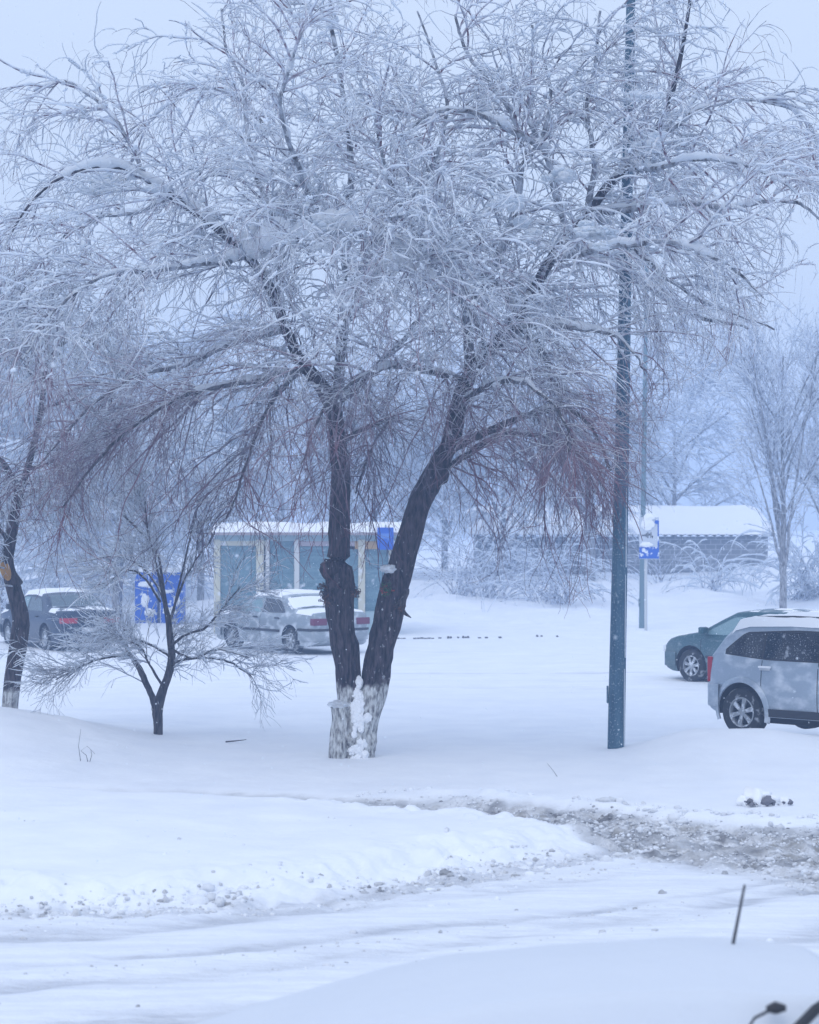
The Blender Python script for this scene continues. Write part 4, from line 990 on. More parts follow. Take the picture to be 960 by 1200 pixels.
def sedan_parts(c, gl_f, gl_r, rear_lamp_z=(.70,.84), strip=None, trunk_z=.98):
    b = c.belt
    # side glass: front door, rear door
    c.side_patch('door_window', gl_f, [(.02, b+.02), (.98, b+.015)], [(.02, b+.35), (.36, b+.35), (.98, b+.04)])
    c.side_patch('door_window', gl_r, [(-1.06, b+.03), (-.05, b+.02)], [(-1.06, b+.06), (-.72, b+.33), (-.05, b+.355)])
    c.top_patch('windscreen', M['glass_mid'], .56, 1.15, .93, .96)
    c.top_patch('rear_window', M['glass_mid'], -1.45, -.92, .93, .90)
    c.mirrors(.92, b + .02, M['black']); c.handles((-.78, .18), b - .10, M['black'])
    c.seams((-.02, 1.02), .28, b - .01)

SED = [(-2.22,.55),(-2.21,.86),(-2.16,.97),(-2.05,1.0),(-1.55,1.03),(-1.38,1.07),(-.98,1.30),(-.72,1.385),(-.3,1.42),(.2,1.405),(.45,1.36),(.75,1.20),(1.18,.98),(1.35,.945),(1.8,.87),(2.05,.79),(2.18,.70),(2.22,.55)]
def place(px, py, d): x, y, _ = at(px, py, d); return x, y
def heading(theta_deg, sgn):   # angle from the line of sight; sgn -1 = towards the left
    return R(90) + R(theta_deg) * (-sgn)
def put(px_wheel, d, rz, wx, side, W):
    """root position so that the wheel (wx, side) lands under pixel column px at depth d"""
    X = (px_wheel - 480) / F * d; lx, ly = wx, side * (W / 2 - .1)
    cx, sx2 = math.cos(rz), math.sin(rz)
    x, y = X - (lx * cx - ly * sx2), d - (lx * sx2 + ly * cx)
    return (x, y, gz(x, y) + .0)

# dark sedan (heading away to the left): left side and tail face the camera
rz = heading(30, -1)
P_ = put(56, 54.0, rz, -1.32, 1, 1.70)
c = Car('dark_sedan', 'dark blue sedan with bright red tail lights waiting in the snow left of the shelter', 'car', P_, rz, 4.44, 1.70, SED, .93, (-1.32, 1.30), .31, paint('dark_blue_paint', (.005,.018,.045), .74, .03))
sedan_parts(c, M['glass_pale'], M['glass_mid'])
c.snow(-.75, .55, .07, .25); c.snow(-2.12, -1.45, .03, .52); c.snow(1.2, 2.0, .04, .4)
c.band('rear_bumper', c.body.data.materials[0], -2.22, -1.72, .36, .58, .035); c.band('front_bumper', c.body.data.materials[0], 1.78, 2.22, .32, .54, .035)
for sd_ in (-1, 1):
    y0_, y1_ = sorted((sd_ * .34, sd_ * .76)); c.bx('tail_light', M['lamp_red'], -2.235, -2.10, y0_, y1_, .70, .83, .012)
    c.bx('headlight', M['lamp_clear'], 2.10, 2.225, *sorted((sd_ * .40, sd_ * .72)), .60, .72, .012)
c.bx('lamp_panel', M['black'], -2.231, -2.15, -.335, .335, .70, .83, .008)
c.bx('number_plate', M['plate'], -2.28, -2.25, -.24, .24, .50, .60, .004)
c.bx('emblem', M['chrome'], -2.243, -2.225, -.05, .05, .84, .90, .012)

# silver sedan in front of the shelter
rz = heading(36, -1)
P_ = put(343, 52.3, rz, -1.32, 1, 1.74)
c = Car('silver_sedan', 'frost covered silver sedan parked before the bus shelter, partly behind the big tree', 'car', P_, rz, 4.5, 1.74, [(p[0]*1.013, p[1]) for p in SED], .93, (-1.34, 1.32), .31, paint('silver_paint', (.27,.31,.34), .56, .2), seed=5)
sedan_parts(c, M['glass_pale'], M['glass_dark'])
c.snow(-.8, .6, .05, .2); c.snow(-1.46, -.90, .02, .30, name='rear_window_snow'); c.snow(-2.17, -1.48, .035, .35); c.snow(1.25, 2.05, .04, .3)
c.band('rear_bumper', c.body.data.materials[0], -2.25, -1.72, .34, .58, .04); c.band('front_bumper', c.body.data.materials[0], 1.78, 2.25, .32, .54, .035)
c.band('bumper_strip', M['black'], -2.25, -1.70, .56, .62, .05)
c.side_patch('side_moulding', M['black'], [(-.92, .50), (.90, .50)], [(-.92, .56), (.90, .56)], .015)
for sd_ in (-1, 1):
    c.bx('tail_light', M['lamp_red_dull'], -2.265, -2.10, *sorted((sd_ * .42, sd_ * .795)), .70, .86, .012)
    c.bx('headlight', M['lamp_clear'], 2.12, 2.255, *sorted((sd_ * .40, sd_ * .74)), .60, .72, .012)
c.bx('number_plate', M['plate'], -2.275, -2.25, -.25, .25, .70, .81, .004)

# green car at the right, heading away to the left
rz = heading(43, -1)
GRN = [(-2.05,.6),(-2.04,.95),(-1.97,1.12),(-1.75,1.33),(-1.4,1.40),(-.6,1.43),(.0,1.425),(.30,1.39),(.62,1.24),(1.10,.99),(1.3,.96),(1.65,.91),(1.88,.83),(2.0,.72),(2.05,.55)]
P_ = put(813, 43.3, rz, 1.28, 1, 1.72)
c = Car('green_hatchback', 'dusty teal green hatchback with a bare bonnet behind the silver four by four', 'car', P_, rz, 4.1, 1.72, GRN, .94, (-1.28, 1.28), .325, paint('green_paint', (.018,.085,.105), .66, .25), seed=9)
b = c.belt
c.side_patch('door_window', M['glass_pale'], [(.05, b+.02), (.98, b+.01)], [(.05, b+.37), (.30, b+.36), (.98, b+.03)])
c.side_patch('door_window', M['glass_dark'], [(-1.0, b+.03), (-.03, b+.02)], [(-1.0, b+.36), (-.03, b+.375)])
c.side_patch('quarter_window', M['glass_dark'], [(-1.75, b+.06), (-1.07, b+.03)], [(-1.75, b+.20), (-1.45, b+.34), (-1.07, b+.36)])
c.top_patch('windscreen', M['glass_mid'], .42, 1.08, .93, .96); c.top_patch('rear_window', M['glass_mid'], -1.95, -1.72, .85, .9)
c.mirrors(.90, b + .03, c.body.data.materials[0]); c.handles((-.72, .2), b - .10, M['black']); c.seams((0, 1.02), .28, b - .01)
c.band('front_bumper', c.body.data.materials[0], 1.66, 2.05, .30, .58, .035); c.band('rear_bumper', c.body.data.materials[0], -2.05, -1.66, .32, .56, .035)
for sd_ in (-1, 1):
    c.bx('headlight', M['lamp_clear'], 1.86, 2.055, *sorted((sd_ * .42, sd_ * .765)), .60, .70, .02); c.bx('tail_light', M['lamp_red'], -2.06, -1.95, *sorted((sd_ * .5, sd_ * .74)), .72, .95, .02)
c.side_patch('side_moulding', M['black'], [(-.9, .50), (.9, .50)], [(-.9, .545), (.9, .545)], .015)
c.snow(-1.6, .1, .012, .55); c.snow(1.2, 1.95, .012, .62)
c.bx('snow_on_bumper', M['snow'], 1.96, 2.09, .45, .74, .575, .60, .01)

# silver four by four, right side to the camera, heading right and nearer
rz = R(-44)
SUV = [(-2.0,.62),(-1.985,1.0),(-1.93,1.13),(-1.72,1.40),(-1.52,1.56),(-1.28,1.62),(-.6,1.645),(.2,1.635),(.5,1.58),(.80,1.42),(1.18,1.18),(1.3,1.13),(1.7,1.07),(1.88,.98),(1.97,.85),(2.0,.62)]
P_ = put(873, 31.3, rz, -1.33, -1, 1.80)
c = Car('silver_four_by_four', 'silver four by four with snow on its roof and a dark tinted rear window', 'car', P_, rz, 4.0, 1.80, SUV, 1.10, (-1.33, 1.30), .345, paint('ice_silver_paint', (.36,.43,.51), .57, .22), zb=.30, tumble=.30, seed=13, nsp=6)
b = c.belt
c.side_patch('window_trim', M['black'], [(-1.66, b+.05), (-.9, b-.005), (1.0, b-.01)], [(-1.66, b+.12), (-1.34, b+.37), (-.5, b+.42), (.38, b+.415), (1.0, b+.05)], .004, nx=30)
c.side_patch('quarter_window', M['glass_dark'], [(-1.60, b+.075), (-1.40, b+.04), (-1.02, b+.02)], [(-1.60, b+.13), (-1.34, b+.34), (-1.02, b+.38)], .008)
c.side_patch('door_window', M['glass_dark'], [(-.98, b+.02), (-.08, b+.015)], [(-.98, b+.38), (-.08, b+.395)], .008)
c.side_patch('door_window', M['glass_mid'], [(-.03, b+.015), (.92, b+.01)], [(-.03, b+.395), (.36, b+.385), (.92, b+.05)], .008)
c.top_patch('windscreen', M['glass_mid'], .56, 1.16, .93, .95); c.top_patch('rear_window', M['glass_dark'], -1.92, -1.60, .88, .9)
c.mirrors(.95, b + .02, c.body.data.materials[0]); c.handles((-.92, .12), b - .13, M['chrome']); c.seams((-.06, 1.04), .36, b - .01)
c.side_patch('door_gap', M['well'], [(-.995, .74), (-.985, .72)], [(-.995, b - .01), (-.985, b - .01)], .003)
c.band('rear_bumper', c.body.data.materials[0], -2.0, -1.72, .40, .72, .04); c.band('front_bumper', c.body.data.materials[0], 1.72, 2.0, .38, .68, .04)
c.side_patch('sill_cladding', M['black'], [(-.93, .31), (.90, .31)], [(-.93, .42), (.90, .42)], .02)
for sd_ in (-1, 1):
    c.bx('tail_light', M['lamp_red'], -1.985, -1.90, *sorted((sd_ * .66, sd_ * .800)), .74, 1.10, .02); c.bx('headlight', M['lamp_clear'], 1.86, 1.99, *sorted((sd_ * .45, sd_ * .76)), .78, .92, .02)
    rl = MB(); rl.tube([(-1.35, sd_ * .62, 1.60), (-1.25, sd_ * .62, 1.68), (-.6, sd_ * .62, 1.70), (.2, sd_ * .62, 1.69), (.32, sd_ * .62, 1.62)], .017, 8); rl.build('roof_rail', M['black'], c.root, True)
    # arch flares
    V = []; n_ = 26
    for wx in c.wheels:
        fl = MB(); vs = []; fs = []
        for i in range(n_):
            t = math.pi * (-.10 + 1.2 * i / (n_ - 1)); 
            for rr_, oo in ((.412, .0), (.412, .028), (.47, .022), (.49, .004)):
                x = wx + rr_ * math.cos(t); z = .355 + rr_ * math.sin(t); vs.append((x, sd_ * (c.half(x, z) + oo), z))
        for i in range(n_ - 1):
            for k in range(3): fs.append((i*4+k, i*4+k+1, (i+1)*4+k+1, (i+1)*4+k))
        fl.add(vs, fs); fl.build('wheel_arch', c.body.data.materials[0], c.root, True)
c.snow(-1.62, .72, .085, .22, wfrac=1.03); c.snow(1.35, 1.9, .05, .3)
c.bx('underbody', M['well'], -1.5, 1.6, -.7, .7, .20, .34, .02)
for x in (-.92, .12):
    o = c.bx('handle_snow', M['snow'], x - .10, x + .10, *sorted((-(c.half(x, b - .13) + .005), -(c.half(x, b - .13) + .05))), b - .115, b - .085, .012)

# snow buried car close to the camera
rz = R(180 + 4)
M['dimmed_snow'] = mat('dimmed_snow', (.64,.67,.72), .8, spec=.2); bump(M['dimmed_snow'], noise_fac(M['dimmed_snow'], 14, 0, 1, 6), .35, .02)  # snow darkened in its colour to stand for dimmer light on the roof
FX, FY = .22, 9.15
HAT = [(-1.95,.55),(-1.94,.92),(-1.88,1.04),(-1.70,1.24),(-1.5,1.33),(-1.0,1.375),(-.4,1.38),(.0,1.35),(.3,1.27),(.85,1.04),(1.15,.92),(1.3,.90),(1.7,.84),(1.9,.76),(1.95,.55)]
HAT = [(x, z if z < .6 else .6 + (z - .6) * .86) for x, z in HAT]
c = Car('snow_buried_car', 'near parked car with its roof buried in smooth snow and a short slanted aerial', 'car', (FX, FY, gz(FX, FY) - .005), rz, 3.9, 1.66, HAT, .80, (-1.2, 1.2), .30, paint('near_car_paint', (.05,.09,.16), .62, .2), seed=21)
b = c.belt
c.side_patch('door_window', M['glass_mid'], [(.0, b+.02), (.92, b+.01)], [(.0, b+.30), (.30, b+.26), (.92, b+.03)])
c.side_patch('door_window', M['glass_mid'], [(-1.3, b+.03), (-.06, b+.02)], [(-1.3, b+.28), (-.9, b+.32), (-.06, b+.32)])
c.top_patch('windscreen', M['glass_mid'], .46, 1.1, .93, .96); c.top_patch('rear_window', M['glass_dark'], -1.90, -1.60, .9, .93, off=.01)
c.band('front_bumper', c.body.data.materials[0], 1.5, 1.95, .30, .55, .035); c.band('rear_bumper', c.body.data.materials[0], -1.95, -1.5, .32, .55, .035)
c.mirrors(.85, b + .03, c.body.data.materials[0]); c.handles((-.7, .2), b - .1, M['black']); c.seams((-.03, .98), .28, b - .01)
for sd_ in (-1, 1):
    c.bx('headlight', M['lamp_clear'], 1.80, 1.955, *sorted((sd_ * .42, sd_ * .66)), .62, .74, .02); c.bx('tail_light', M['lamp_red'], -1.955, -1.85, *sorted((sd_ * .5, sd_ * .68)), .70, .98, .02)
c.snow(-1.60, 1.9, .12, -.4, wfrac=1.02, freq=.7).data.materials[0] = M['dimmed_snow']
ae = MB(); ae.tube([(-1.18, -.3, 1.25), (-1.19, -.3, 1.36), (-1.245, -.3, 1.635)], [.010, .008, .0055], 8); ae.build('aerial', M['black'], c.root, True)
wn = MB(); wn.tube([(-1.115, .66, 1.315), (-1.15, .665, 1.32), (-1.19, .67, 1.32)], [.012, .026, .012], 8); wn.build('washer_nozzle', M['black'], c.root, True)
wn = MB(); wn.tube([(-1.12, .66, 1.305), (-1.06, .70, 1.29), (-1.03, .73, 1.26), (-1.02, .76, 1.20)], .006, 6); wn.build('hose', M['black'], c.root, True)
wn = MB(); wn.tube([(-1.20, .74, 1.24), (-1.30, .70, 1.32), (-1.42, .62, 1.36)], .022, 8); wn.build('roof_gutter', M['black'], c.root, True)
NEARCAR = c

# ------------------------------------------------------------------ poles and signs
M['pole'] = mat('blue_grey_metal', (.055,.125,.16), .55, .35)
m = M['pole']; cc = mixc(m, noise_fac(m, 7, .35, .65, 5, vscale=(1, 1, .3)), (.035,.10,.16), (.075,.155,.22))
setc(m, mixc(m, math_(m, 'MAXIMUM', math_(m, 'MULTIPLY', noise_fac(m, 45, .60, .68, 4), .6), noise_fac(m, 5, .66, .70, 6, vscale=(1, 1, .5))), cc, (.62,.66,.70)))
def pole(name, label, px, d, wb, wt_, top_px, top_py, door=True, m='pole'):
    x, y, _ = at(px, 600, d); z = gz(x, y); root = empty(name, (x, y, z), 0, label, 'lamp post')
    xt, _, zt = at(top_px, top_py, d); H = zt - z; dx = xt - x; n = 8
    vs = []; fs = []
    for i in range(14):
        t = i / 13; r_ = wb / 2 + (wt_ - wb) / 2 * t
        for k in range(n): a_ = 2 * math.pi * (k + .5) / n; vs.append((dx * t + r_ * math.cos(a_), r_ * math.sin(a_), -.15 * (i == 0) + H * t))
    for i in range(13):
        for k in range(n): fs.append((i*n+k, i*n+(k+1)%n, (i+1)*n+(k+1)%n, (i+1)*n+k))
    fs.append(tuple(13*n+k for k in range(n)))
    mb = MB(); mb.add(vs, fs); mb.build('shaft', M[m], root)
    if door:
        mb = MB(); mb.box(-wb * .5, -wb * .42, -.05, .05, .62, .86, 0, .008); mb.build('service_hatch', M[m], root)
    # arm and lamp head above the frame
    mb = MB(); r_ = wt_ / 2 * .6; mb.tube([(dx, 0, H - .05), (dx, -.1, H + .35), (dx, -.6, H + .6), (dx, -1.3, H + .68)], [r_, r_, r_ * .9, r_ * .8], 8); mb.build('arm', M[m], root, True)
    mb = MB(); mb.box(dx - .12, dx + .12, -1.85, -1.25, H + .62, H + .76, 0, .04); lh = mb.build('lamp_head', M[m], root, True)
    return root
lp = pole('lamp_post', 'tall blue grey octagonal lamp post rising out of the snow before the road', 722, 30.7, .255, .125, 740, -30)
# snow plastered on the windward edge
mb = MB(); 
for z0_, z1_ in ((.0, 1.1), (1.25, 2.4), (2.5, 3.6)):
    mb.box(.100 + z0_ * .010, .118 + z0_ * .010, -.075, -.045, z0_, z1_, 0, .008)
mb.build('stuck_snow', M['snow_tree'], lp, True)
M['pole_far'] = mat('far_pole_metal', (.16,.24,.28), .6, .2)
pole('lamp_post', 'thin pale lamp post on the far verge, right behind the bus stop sign', 752, 64.5, .17, .10, 759, 236, m='pole_far')
# bus stop sign
sx0, sy0, _ = at(757, 600, 63.0); sz = gz(sx0, sy0)
bs = empty('bus_stop_sign', (sx0, sy0, sz), 0, 'snow plastered bus stop sign, white with a blue foot, on a pale post', 'sign')
k_ = 63.0 / F
zz_ = lambda py: at(0, py, 63.0)[2] - sz
mb = MB(); mb.tube([(0, 0, -.1), (0, 0, zz_(606))], .045, 10); mb.build('post', mat('post_paint', (.55,.57,.58), .5), bs, True)
M['sign_blue'] = mat('sign_blue', (.01,.10,.52), .5); m = M['sign_blue']
setc(m, mixc(m, noise_fac(m, 7, .58, .64, 5), (.01,.10,.52), (.8,.83,.87)))
M['sign_blue_clean'] = mat('sign_blue_clean', (.01,.10,.52), .5)
M['sign_white'] = mat('sign_white', (.56,.60,.66), .5)
mb = MB(); mb.box(-8 * k_, 15 * k_, -.085, -.05, zz_(655), zz_(606), 0, .01); mb.build('board', M['sign_white'], bs)
mb = MB(); mb.box(-8 * k_, 15 * k_, -.092, -.0875, zz_(654.5), zz_(641), 0, 0); mb.box(13.4 * k_, 15 * k_, -.092, -.0875, zz_(641), zz_(612), 0, 0); mb.build('blue_panel', M['sign_blue'], bs)
mb = MB(); mb.lathe_y([(.001, -.098), (.062, -.098), (.062, -.088)], 20, cx=12.5 * k_, cz=zz_(611.5)); mb.build('round_emblem', M['sign_blue_clean'], bs)
mb = MB()   # half buried lettering
lx = -5.0
for i, (w_, h0, h1) in enumerate(((2.2, .35, .55), (1.6, .3, .6), (1.0, .2, .8), (.5, 0, 1), (.5, 0, 1), (1.3, .4, .75), (.5, 0, .9), (.5, .1, 1), (1.2, 0, .4))):
    mb.box(lx * k_, (lx + w_) * k_, -.0905, -.0865, zz_(630.5) + h0 * 7 * k_, zz_(630.5) + h1 * 7 * k_); lx += w_ + .45
mb.build('lettering', M['black'], bs)
v, f = ico(4); nn = 1 + .5 * (vnoise(v[:, 0] * 2.5 + 5, v[:, 1] * 2.5 + 5, 90, v[:, 2] * 2.5 + 5) - .5)
for (cx_, cz_, rx_, rz_) in ((4, 606, .16, .10), (2.5, 614, .19, .17), (1, 638, .18, .07)):
    o = link('stuck_snow', np_mesh('stuck_snow', v * nn[:, None] * np.array([rx_, .05, rz_]) + np.array([cx_ * k_ - .03, -.09, zz_(cz_)]), f), M['snow'], bs)

# ------------------------------------------------------------------ bus shelter
SD = 61.0; ks = SD / F
cx0, cy0, _ = at(251, 600, SD); sz = gz(cx0 + 2.6, SD)
sh = empty('bus_shelter', (cx0, SD, sz), 0, 'cream framed glazed bus shelter with a flat snowy roof behind the silver sedan', 'bus shelter')
M['cream'] = mat('cream_frame', (.50,.47,.36), .6); setc(M['cream'], mixc(M['cream'], noise_fac(M['cream'], 5, .55, .68, 5), (.56,.54,.43), (.72,.73,.74)))
M['pale_frame'] = mat('pale_frame', (.60,.60,.58), .6)
M['fascia'] = mat('fascia', (.42,.36,.38), .6); M['band_teal'] = mat('frosted_band', (.32,.43,.46), .5)
M['orange_panel'] = mat('ochre_panel', (.50,.33,.16), .6)
M['pane'] = glassy('frosted_pane', (.08,.17,.21), .60); m = M['pane']; b0 = m.node_tree.nodes['Principled BSDF'].inputs['Base Color'].links[0].from_socket
setc(m, mixc(m, math_(m, 'MULTIPLY', noise_fac(m, 2.0, .42, .60, 5, vscale=(.5, .5, 6)), .35), b0, (.24,.36,.40)))
X_ = lambda px: (px - 251) * ks
Z_ = lambda py: at(0, py, SD)[2] - sz
def sbx(name, m, px0, px1, y0_, y1_, py0, py1, bev=.008, parent=sh):
    b_ = MB(); b_.box(X_(px0), X_(px1), y0_, y1_, (Z_(py0) if py0 != 'g' else -.2), Z_(py1), 0, bev); return b_.build(name, m, parent)
sbx('roof', M['fascia'], 247, 478, -.35, 2.1, 627, 622.5)
sbx('soffit_band', M['band_teal'], 252, 473, -.06, 1.95, 634, 627)
sbx('header', M['cream'], 251, 316, -.05, .07, 639.5, 632.5)
sbx('header', M['fascia'], 352, 416, -.04, .06, 640, 634.2); sbx('header', M['orange_panel'], 416, 446, -.05, .06, 643.5, 634.2)
for a_, b_, mm in ((251, 258.5, 'cream'), (300.5, 309.5, 'cream'), (311.5, 316, 'pale_frame'), (345, 351, 'pale_frame'), (386, 391, 'pale_frame'), (420, 428, 'cream'), (455.5, 462, 'cream')):
    sbx('post', M[mm], a_, b_, -.09, .09, 'g', 632.3)
for a_, b_, yt in ((258.7, 300.3, 639.7), (316.2, 344.8, 634.3), (351.2, 385.8, 640.2), (391.2, 419.8, 643.7), (428.2, 455.3, 643.7)):
    sbx('glass_panel', M['pane'], a_, b_, -.012, .012, 716, yt, 0)
    sbx('kick_panel', M['band_teal'], a_, b_, -.03, .03, 'g', 716.3)
    sbx('inner_blind', mat('inner_blind', (.10,.15,.18), .7) if 'blind' not in M else M['blind'], a_ + 3, b_ - 3, .10, .13, 700, yt + 7)
sbx('back_wall', M['band_teal'], 251, 462, 1.85, 1.92, 'g', 634.3); 
for px in (252, 461): sbx('side_wall', M['pane'], px, px + 1, .1, 1.84, 'g', 634.3)
sbx('bench', M['fascia'], 320, 384, 1.1, 1.5, 722, 719)
for px in (326, 378): sbx('bench_leg', M['fascia'], px, px + 2, 1.2, 1.4, 'g', 722.3)
# coats of frost hanging inside the third pane: dark gable shapes
gb = MB()
for (px, w_, t_) in ((361, 7, 668), (372, 6, 660)):
    gb.add([(X_(px - w_), .06, Z_(700)), (X_(px + w_), .06, Z_(700)), (X_(px), .06, Z_(t_)), (X_(px - w_), .09, Z_(700)), (X_(px + w_), .09, Z_(700)), (X_(px), .09, Z_(t_))], [(0,1,2),(3,5,4),(0,3,4,1),(1,4,5,2),(2,5,3,0)])
gb.build('folded_poster', M['glass_dark'], sh)
n = 60; V = []; T = []
for i in range(n):
    for j in range(14):
        x = X_(246) + (X_(479) - X_(246)) * i / (n - 1); y = -.38 + 2.5 * j / 13; e_ = min(1, min(i, n - 1 - i) / 2) * min(1, min(j, 13 - j) / 1.0)
        V.append((x, y, Z_(622.5) - .03 + e_ * (.20 + .10 * float(vnoise(np.array([x * 1.6]), np.array([y * 1.2 + 3]), 8)[0]))))
Fs = [(i*14+k, i*14+k+1, (i+1)*14+k+1, (i+1)*14+k) for i in range(n - 1) for k in range(13)]
me = bpy.data.meshes.new('roof_snow'); me.from_pydata(V, [], Fs); me.update(); link('roof_snow', me, M['snow'], sh)
# blue stop plate fixed to the shelter
bp = empty('stop_plate', (cx0 + X_(452), SD - .45, sz + Z_(644)), 0, 'plain blue square plate hanging under the right end of the shelter roof', 'sign')
mb = MB(); mb.box(-9.5 * ks, 9.5 * ks, -.02, .02, 0, 26 * ks, 0, .01); mb.build('plate', M['sign_blue_clean'], bp)
mb = MB(); mb.box(-5.5 * ks, 5 * ks, -.0265, -.0225, 13 * ks, 19 * ks); mb.box(-5 * ks, -3 * ks, -.0265, -.0225, 11 * ks, 12.6 * ks); mb.box(2.5 * ks, 4.5 * ks, -.0265, -.0225, 11 * ks, 12.6 * ks)
mb.build('bus_symbol', mat('symbol_pale_blue', (.10,.22,.60), .5), bp)
mb = MB(); mb.tube([(0, 0, 26 * ks - .02), (0, .25, 26 * ks + .06)], .02, 6); mb.build('bracket', M['pole_far'], bp)

# blue containers
def container(px, label, band):
    d = 66.0; x, y, _ = at(px, 600, d); z = gz(x, y); k = d / F; root = empty('recycling_container', (x, y, z), 0, label, 'container', 'blue containers left of the shelter')
    wv = 13 * k; h0 = at(0, 668, d)[2] - z
    vs = []; fs = []; n_ = 14; prof = [(-wv, -.1), (-wv, h0 - .28)] + [(-wv * math.cos(t), h0 - .28 + .28 * math.sin(t)) for t in np.linspace(.2, math.pi - .2, 10)] + [(wv, h0 - .28), (wv, -.1)]
    m_ = len(prof)
    for yy, s_ in ((-.42, .96), (-.38, 1), (.38, 1), (.42, .96)): vs += [(p[0] * s_, yy, p[1] * (1 if p[1] < 0 else s_)) for p in prof]
    for j in range(3):
        for i in range(m_): fs.append((j*m_+i, j*m_+(i+1)%m_, (j+1)*m_+(i+1)%m_, (j+1)*m_+i))
    fs += [tuple(range(m_))[::-1], tuple(3*m_+i for i in range(m_))]
    mb = MB(); mb.add(vs, fs); mb.build('shell', M['sign_blue'], root, False)
    mb = MB(); mb.lathe_y([(.001, -.455), (.15, -.455), (.15, -.415)], 20, cz=h0 - .30); mb.build('round_opening', M['sign_blue_clean'], root)
    v, f = ico(4); nn = 1 + .6 * (vnoise(v[:, 0] * 2.5 + band, v[:, 1] * 2.5 + 5, 95, v[:, 2] * 2.5 + 5) - .5)
    for sx_, sz_, rx_, rz_ in (((0, h0 - .42, .22, .09), (-.02, h0 - .9, .12, .2), (.12, h0 - 1.25, .16, .12), (0, h0, .24, .07)) if band == 1 else ((-.12, h0 - .62, .2, .05), (.16, h0 - .9, .10, .14), (-.05, h0 - 1.2, .2, .12), (.02, h0, .28, .08))):
        link('stuck_snow', np_mesh('stuck_snow', v * nn[:, None] * np.array([rx_, .06, rz_]) + np.array([sx_, -.42, sz_]), f), M['snow'], root)
container(173, 'blue recycling container with a white snow ring near its top, nearer the V shaped tree', 1)
container(203, 'blue recycling container with torn patches of snow, the one nearer the shelter', 2)

# ------------------------------------------------------------------ shed with scalloped roof edge
WD = 92.0; kw = WD / F
wx0, _, _ = at(560, 600, WD); shd = empty('long_shed', (wx0, WD, 0), 0, 'long low grey block shed with corrugated roof edge under thick snow, beyond the bank', 'shed')
M['block'] = mat('block_wall', (.20,.21,.23), .9)
m = M['block']; tcn = N(m, 'ShaderNodeTexCoord'); mpn = N(m, 'ShaderNodeMapping'); mpn.inputs['Rotation'].default_value = (R(90), 0, 0); lk(m, tcn.outputs['Object'], mpn.inputs[0])
br = N(m, 'ShaderNodeTexBrick'); br.inputs['Scale'].default_value = 1; br.inputs['Brick Width'].default_value = .42; br.inputs['Row Height'].default_value = .21; br.inputs['Mortar Size'].default_value = .018
br.inputs['Color1'].default_value = (.17,.18,.20,1); br.inputs['Color2'].default_value = (.24,.25,.27,1); br.inputs['Mortar'].default_value = (.40,.41,.43,1)
lk(m, mpn.outputs[0], br.inputs['Vector']); setc(m, mixc(m, noise_fac(m, 3, .6, .72, 5), br.outputs['Color'], (.6,.62,.66)))
xe = (900 - 560) * kw; zt_ = at(0, 627, WD)[2]
mb = MB(); mb.box(0, xe, 0, .25, -.3, zt_ - .06); mb.box(0, .25, .25, 6, -.3, zt_ - .06); mb.box(xe - .25, xe, .25, 6, -.3, zt_ - .06); mb.build('wall', M['block'], shd)
# corrugated sheets: wavy front edge, rising back
nxr = 520; V = []; rise = 1.0
for i in range(nxr):
    x = -.3 + (xe + .6) * i / (nxr - 1); wv = .035 * math.sin(x * 2 * math.pi / .34)
    V += [(x, -.30, zt_ + wv), (x, 4.2, zt_ + rise + wv), (x, -.30, zt_ + wv - .02), (x, 4.2, zt_ + rise + wv - .02)]
Fs = []
for i in range(nxr - 1): a_ = i * 4; b_ = a_ + 4; Fs += [(a_, b_, b_ + 1, a_ + 1), (a_ + 2, a_ + 3, b_ + 3, b_ + 2), (a_, a_ + 2, b_ + 2, b_)]
me = bpy.data.meshes.new('corrugated_roof'); me.from_pydata(V, [], Fs); me.update(); link('corrugated_roof', me, mat('roof_sheet', (.16,.17,.19), .8), shd)
V = []; ni, nj = 110, 16
for i in range(ni):
    for j in range(nj):
        x = -.35 + (xe + .7) * i / (ni - 1); t = j / (nj - 1); y = -.30 + 4.8 * t; e_ = min(1, j / 1.5) * (1 if j < nj - 1 else .3) * math.sqrt(min(1, min(i, ni - 1 - i) / 6))
        # the snow lies higher over the right half, where the roof shows
        hump = 1.0 - .0 * t
        V.append((x, y, zt_ + .02 + rise * min(1, t * 1.07) + e_ * (.16 + .12 * float(vnoise(np.array([x * .5]), np.array([y * .6 + 7]), 15)[0])) * hump))
Fs = [(i*nj+k, i*nj+k+1, (i+1)*nj+k+1, (i+1)*nj+k) for i in range(ni - 1) for k in range(nj - 1)]
me = bpy.data.meshes.new('roof_snow'); me.from_pydata(V, [], Fs); me.update(); link('roof_snow', me, M['snow'], shd)

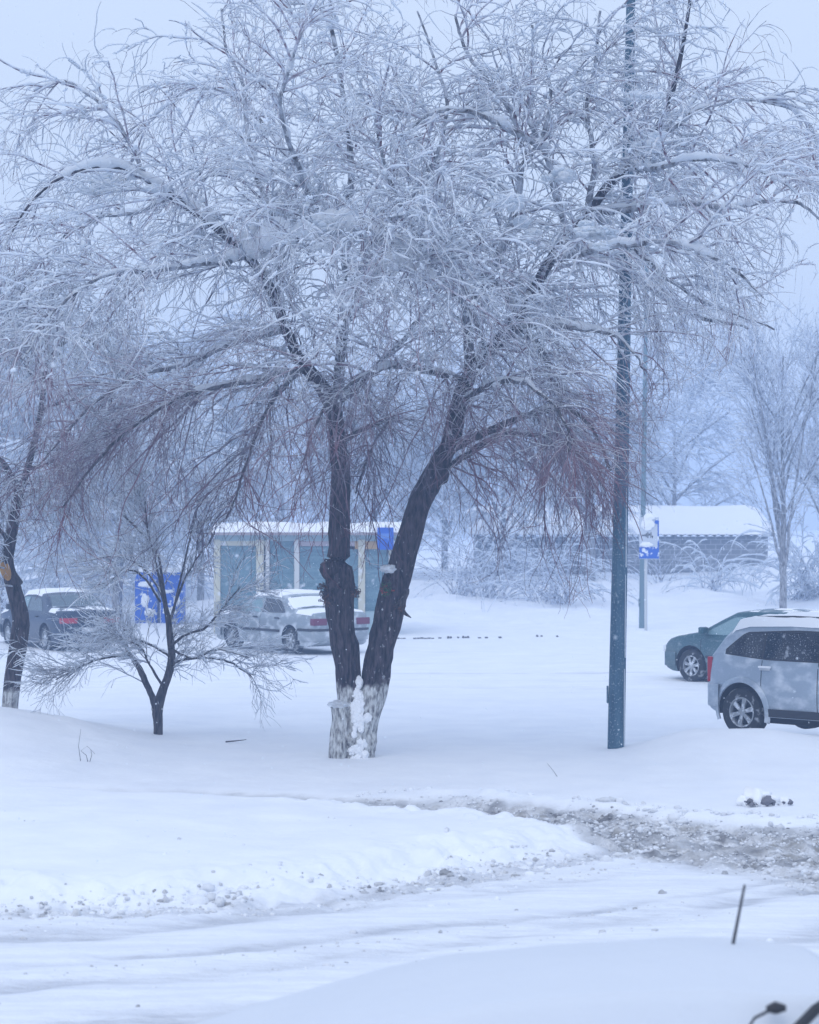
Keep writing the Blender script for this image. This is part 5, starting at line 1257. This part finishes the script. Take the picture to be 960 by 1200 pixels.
# ------------------------------------------------------------------ wires, kerb, twigs, falling snow
M['wire'] = mat('wire', (.05,.05,.06), .6)
for py0, py1, lb in ((398, 393, 'highest of the thin overhead wires crossing the right sky'), (431, 431, 'middle wire of the three faint overhead wires above the shed'), (437, 436, 'lowest of the three faint overhead wires above the shed')):
    a0 = Vector(at(560, py0 + 8, 104)); b0 = Vector(at(1400, py1 + 14, 98)); pts = [a0.lerp(b0, t) - Vector((0, 0, 4 * .5 * t * (1 - t))) for t in np.linspace(0, 1, 24)]
    o = MB(); o.tube([p - a0 for p in pts], .016, 5); ob = o.build('overhead_wire', M['wire'], None, True); ob.location = a0; tag(ob, lb, 'wire', 'overhead wires')
M['kerb'] = mat('kerb_stone', (.14,.14,.15), .9)
kb = MB()
for a_, b_ in ((440, 476), (480, 522), (524, 553), (556, 596), (628, 654)):
    x0_, y0_ = g(a_, 747.5); x1_, _ = g(b_, 747.5); z = gz((x0_ + x1_) / 2, y0_ - .2)
    n_ = 10
    for i in range(n_):
        xa = x0_ + (x1_ - x0_) * i / n_; xb = x0_ + (x1_ - x0_) * (i + .86) / n_
        if random.random() < .42: continue
        kb.box(xa, xb, y0_ - .30, y0_ - .10, z - .05, z + random.uniform(.012, .04))
tag(kb.build('kerb', M['kerb']), kind='structure')
def stick(name, label, px, py, pts, r_, cat='twig'):
    x, y = g(px, py); 
    for _ in range(4):
        z = gz(x, y); d = y; dd = F * (CAMH - z) / (py - HOR); x, y = (px - 480) / F * dd, dd
    root = empty(name, (x, y, gz(x, y)), 0, label, cat)
    for q in pts: mb = MB(); mb.tube(q, [r_ * (1 - .6 * i / (len(q) - 1)) for i in range(len(q))], 6); mb.build('stem', M['bark_plain'], root, True)
stick('fallen_twig', 'short dark twig lying on the smooth snow right of the small tree', 277, 871, [[(-.15, 0, .02), (0, -.02, .035), (.14, 0, .05)]], .012)
stick('dry_weed', 'dry bent weed stalks poking from the snow at the lower left', 104, 893, [[(0, 0, -.05), (-.03, 0, .08), (-.10, 0, .14), (-.02, 0, .20), (.08, 0, .10)], [(0, 0, -.05), (.04, 0, .09), (.02, .02, .16)], [(-.1, 0, -.02), (-.13, 0, .2), (-.10, 0, .42)]], .0045, 'weed')
stick('grass_stalk', 'single thin dry stalk leaning on the snow near the lamp post', 655, 910, [[(0, 0, -.03), (-.06, 0, .06), (-.14, 0, .16)]], .004, 'stalk')
stick('dry_sprig', 'tiny dry sprig curling out of the snow behind the weed stalks', 70, 838, [[(0, 0, -.03), (-.02, 0, .08), (.03, 0, .14)]], .004, 'weed')

n = 5200
dd = 9 + 60 * rng.uniform(0, 1, n) ** .8; fx = rng.uniform(-.22, .22, n) * dd; fz = CAMH + rng.uniform(-.23, .24, n) * dd
ok = (fz > .3) & (fz < 14); P0 = np.stack([fx, dd, fz], 1)[ok]; n = len(P0)
v, f = ico(1); szs = rng.uniform(.002, .0045, n) * (1 + (P0[:, 1] / 60))
VV = (v[None] * szs[:, None, None] * np.array([1, 1, 1.3]) + P0[:, None, :]).reshape(-1, 3); FFs = (f[None] + (np.arange(n) * len(v))[:, None, None]).reshape(-1, 3)
tag(link('falling_snow', np_mesh('falling_snow', VV, FFs), M['snow_tree']), 'fine snowflakes drifting through the air', 'snowflakes', kind='stuff')
